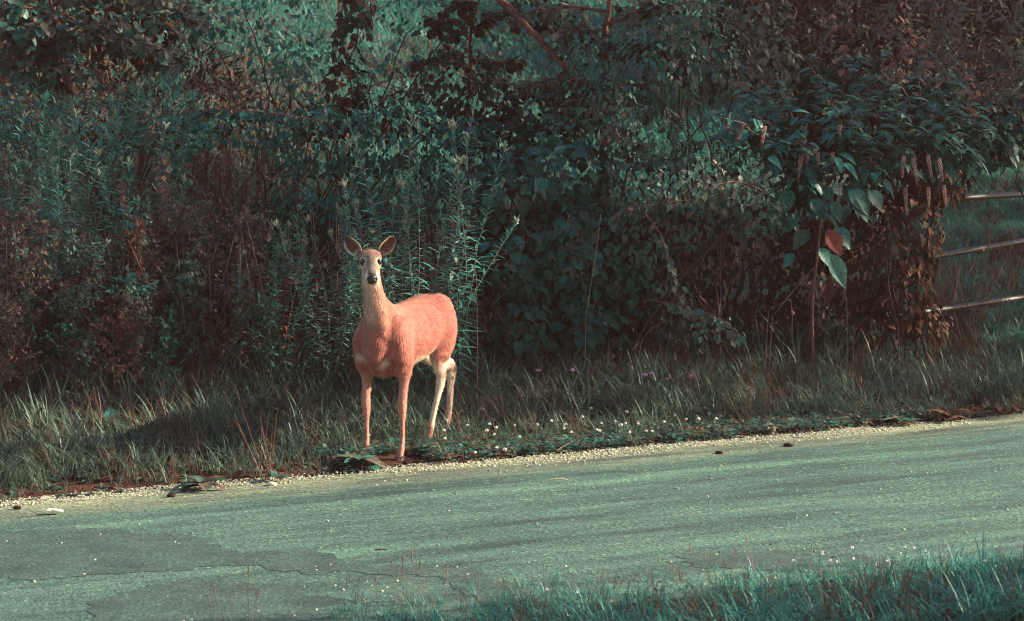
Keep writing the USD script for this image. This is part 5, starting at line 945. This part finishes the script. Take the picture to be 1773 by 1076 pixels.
# things lying on the road
def flat_on_road(x, y):
    X_, Y_ = clover_line(x, y); k = (CAM_H - .02) / (CAM_H - .06); return np.array([X_ * k, Y_ * k, float(road_z(np.array(X_ * k), np.array(Y_ * k))) + .012])
def crumple(seed, L, wd, hgt, m, label, name, cat, at, rz):
    rr = np.random.default_rng(seed); xs, ys = np.meshgrid(np.linspace(-1, 1, 15), np.linspace(-1, 1, 9), indexing='ij'); ed = 1 - .25 * meshkit.noise(np.stack([np.arctan2(ys, xs) * 2, 0 * xs + seed, 0 * xs], -1)); rad = np.sqrt(np.clip(1 - ys ** 2 * .6, .1, 1))
    X = xs * rad * L / 2 * ed; Yy = ys * wd / 2 * ed; Z = .004 + hgt * (meshkit.fbm(np.stack([xs * 1.7 + seed, ys * 1.7, 0 * xs], -1), 3, seed)) * (1 - .5 * xs ** 2)
    top = np.stack([X, Yy, Z], -1).reshape(-1, 3); i, j = np.meshgrid(np.arange(14), np.arange(8), indexing='ij'); a = (i * 9 + j).ravel(); q = np.stack([a, a + 9, a + 10, a + 1], 1)
    t = thing(name, label, cat, at, rz); obj('sheet', (np.vstack([top, top - [0, 0, .003]]), np.vstack([q, q[:, ::-1] + 135])), m, t, smooth=True)
M_paper = simple('pale_scrap', (.70, .66, .46), .8, .2, .15, 20)
M_clod = simple('dark_clod', (.035, .018, .015), .95, .1, .4, 30, .6, 90)
crumple(7, .125, .06, .028, M_paper, 'pale crumpled leaf lying on the asphalt at the left', 'pale_scrap', 'leaf', flat_on_road(92, 890), 8)
def clod(x, y, s, label, seed, m=None, name='clod'):
    v = trimesh.creation.icosphere(3, 1.0); k = v.vertices * np.array([1.5, 1, .7]) * (1 + .5 * (meshkit.fbm(v.vertices * 1.8 + seed, 3, seed) - .5))[:, None]
    t = thing(name, label, 'clod', flat_on_road(x, y)); obj('lump', (k * s, v.faces), m or M_clod, t, smooth=True)
clod(296, 858, .017, 'dark clod of earth on the asphalt below the left rosette', 1); clod(1365, 774, .020, 'dark clod on the gravel edge right of centre', 2); clod(1245, 786, .016, 'flat dark clod left of the bigger clod on the gravel', 3); clod(30, 880, .015, 'dark clod at the far left road edge', 4)
clod(470, 838, .020, 'pale stone lying at the grass edge left of the deer', 5, M_gravel, 'stone')
t = thing('dry_twig', 'small pale twig lying on the asphalt right of the deer', 'twig', flat_on_road(965, 837)); obj('wood', pipe(bow((-.05, -.008, .004), (.06, .012, .004), .006, 7), np.linspace(.004, .002, 7), 6), simple('pale_twig', (.50, .40, .24), .7, .2), t, smooth=True)
t = thing('dry_twig', 'thin dark twig lying on the asphalt below the deer', 'twig', flat_on_road(660, 961)); obj('wood', pipe(bow((-.03, -.004, .003), (.03, .006, .003), .004, 7), np.linspace(.004, .003, 7), 6), M_bark, t, smooth=True)
t = thing('dry_twig', 'straight dry stem lying on the grass edge right of centre', 'twig', flat_on_road(975, 780)); obj('wood', pipe(bow((-.04, -.05, .01), (.06, .05, .05), .004, 7), np.linspace(.003, .002, 7), 6), M_drystem, t, smooth=True)

# ------------------------------------------------------------------ the wood beyond the meadow and the roadside trees that shade the verge
def far_tree(label, x, y, h, rad, seed, name='far_tree', m=None, n=1500, leaf=.14):
    rr = np.random.default_rng(seed); b = np.array([x, y, float(ground(x, y))]); t = thing(name, label, 'tree', b)
    tr = bow((0, 0, -.1), (rr.normal(0, .3), rr.normal(0, .3), h * .8), 0, 10, rr, .03); obj('trunk', pipe(tr, np.linspace(.05 + h * .012, .03, 10), 8), M_bark, t, smooth=True); pos = []
    for k in range(11):
        i = int(rr.integers(2, 10)); az = rr.uniform(0, 6.28); e = tr[i] + np.array([math.cos(az) * rad, math.sin(az) * rad, rr.uniform(.1, .5) * rad]) * rr.uniform(.5, 1); L = bow(tr[i], e, .1, 8, rr, .03); obj('limb', pipe(L, np.linspace(.03, .008, 8), 5), M_bark, t, smooth=True)
        pos.append(L[rr.integers(2, 8, n // 11)] + rr.normal(0, rad * .20, (n // 11, 3)))
    P = np.vstack(pos); P = P[P[:, 2] > .15]; obj('crown', merge(leaves(TPL_LOW['ovate'], P, unit(rnd_dirs(rr, len(P)) + [0, 0, -.4]), rnd_dirs(rr, len(P)) + [0, 0, .6], rr.uniform(.6, 1.2, len(P)) * leaf, rr)), m or M_shadetone, t, smooth=True, kind='stuff')
k_ = 0
for (x, Yk, h, rad, lab) in ((1330, 36, 2.0, .9, 'dark tree at the edge of the far wood behind the pokeweed'), (1450, 35, 2.3, 1.0, 'tall dark tree in the far wood above the pink shoots'), (1580, 34.5, 2.3, 1.0, 'dark tree in the far wood right of the pink shoots'), (1690, 34, 2.2, 1.0, 'dark brownish tree in the far wood near the right edge'), (1790, 33.5, 2.4, 1.0, 'dark tree at the right edge of the far wood'), (1400, 38, 2.4, 1.0, 'rear dark tree showing between the trees of the far wood'), (1640, 38, 2.4, 1.1, 'rear dark tree behind the right part of the far wood'), (1760, 37, 2.4, 1.1, 'rear dark tree in the top right corner'), (1240, 38, 1.9, .8, 'dark tree left of the far wood above the shrub'),
                          (40, 29, 3.2, 1.0, 'dark tree in the top left corner behind the leaning tree'), (-40, 27, 2.8, 1.0, 'dark shrubby tree at the left edge behind the spires'), (170, 30, 3.4, 1.0, 'dark tree behind the thin sapling')):
    P_ = px(x, 100, Yk); far_tree(lab, P_[0], Yk, h, rad, 700 + k_); k_ += 1
# weedy stems before the far wood and in the meadow
fw = [('tall_weed', merge([m for k in range(5) for m in [pipe(bow((r.normal(0, .1), r.normal(0, .1), 0), (r.normal(0, .2), r.normal(0, .2), r.uniform(.8, 1.5)), .02, 6), .005, 3, False)]] ), M_bark), ('tall_weed', goldenrod(901, 1.1, 40, .13, M_weed)[1][1], M_weed), ('tall_weed', goldenrod(902, .9, 40, .12, M_meadow)[1][1], M_meadow)]
n = 700; Yv = r.uniform(27, 36, n); Xv = r.uniform(2.2, 6.5, n); P = np.stack([Xv, Yv, ground(Xv, Yv)], -1); keep = (Xv / Yv > .075 + .02 * r.random(n)) & (Yv > 29.5 + (Xv < 3) * 0); P = P[keep]
instancer('far_weeds', 'tall dark weeds with reddish stems before the far wood', 'weeds', fw, P, r, (.7, 1.3), [.14, .8, .06])
n = 420; Yv = r.uniform(23.5, 29, n); Xv = px(250, 100, 1)[0] * Yv + r.uniform(-1.2, 1.1, n); P = np.stack([Xv, Yv, ground(Xv, Yv)], -1)
instancer('meadow_weeds', 'tall mixed weeds at the near edge of the meadow on the left', 'weeds', fw, P, r, (.5, .95), [.25, .4, .35])
def shade_tree(label, x, y, h, ctr, rad, seed, n, window):
    rr = np.random.default_rng(seed); b = np.array([x, y, float(ground(x, y))]); t = thing('roadside_tree', label, 'tree', b); C = np.array(ctr) - b
    tr = bow((0, 0, -.2), (C[0], C[1], C[2] + rad[2] * .5), 0, 10, rr, .05); obj('trunk', pipe(tr, np.linspace(.24, .06, 10), 10), M_darkbark, t, smooth=True)
    for k in range(9):
        i = int(rr.integers(3, 9)); u = rnd_dirs(rr, 1)[0]; e = C + u * np.array(rad) * .8; Lm = bow(tr[i], e, .2, 8, rr, .04); wm = Lm + b
        if window(wm - SUN * (wm[:, 0] / SUN[0])[:, None]).any(): continue
        obj('limb', pipe(Lm, np.linspace(.07, .02, 8), 6), M_darkbark, t, smooth=True)
    u = rnd_dirs(rr, n) * rr.random((n, 1)) ** .4; P = C + u * np.array(rad); P += (meshkit.fbm(P * .7, 2, seed)[:, None] - .5) * 1.2; P = P[P[:, 2] > .2]
    # the crown is open where the sun reaches the road and the deer
    w = P + b; s = (w @ SUN)[:, None] * SUN; q0 = w - SUN * ((w[:, 0] - 0.0) / SUN[0])[:, None]; P = P[~window(q0)]
    obj('crown', merge(leaves(TPL_LOW['ovate'], P, rnd_dirs(rr, len(P)), rnd_dirs(rr, len(P)), rr.uniform(.10, .21, len(P)), rr)), M_vine, t, smooth=True, kind='stuff')
def window(q):
    """Sun rays that cross x = 0 inside this patch stay free of branches."""
    j = .34 * (meshkit.noise(q * 3.0, 5) - .5)
    gap = np.hypot((q[:, 1] - 19.95) / .42, (q[:, 2] - 1.12) / .32) < 1
    return gap | (q[:, 1] + j > 13.8) & (q[:, 1] + j < 18.95) & (q[:, 2] + j > -1.75) & (q[:, 2] + j < 1.85)
shade_tree('large roadside tree leaning over the road, right of the view', 12.6, 26.0, 9, (12.3, 23.4, 7.2), (3.2, 4.6, 4.4), 801, 12000, window)
shade_tree('second roadside tree beyond the road, right of the view', 15.6, 31.5, 8, (15.2, 28.6, 7.0), (3.2, 3.6, 4.4), 802, 16000, window)
shade_tree('third roadside tree nearer the viewer, right of the view', 12.6, 12.4, 9, (12.4, 15.0, 6.6), (3.0, 3.8, 4.4), 803, 8000, window)

# ------------------------------------------------------------------ faint reddish veil added to lift the dark tones
M_added_haze = usdkit.material(stage, '/World/Looks/haze', {'v': ('principled_volume', {'color': (.95, .55, .47), 'density': ADDED_HAZE, 'anisotropy': 0.0})}, [], volume='v.volume')
hz = trimesh.creation.box((580, 560, 42)); hz.apply_translation((0, 180, 18)); obj('haze', hz, M_added_haze, kind='stuff'); tag(stage.GetPrimAtPath('/World/haze'), 'faint warm veil added to lift the dark tones', 'haze')
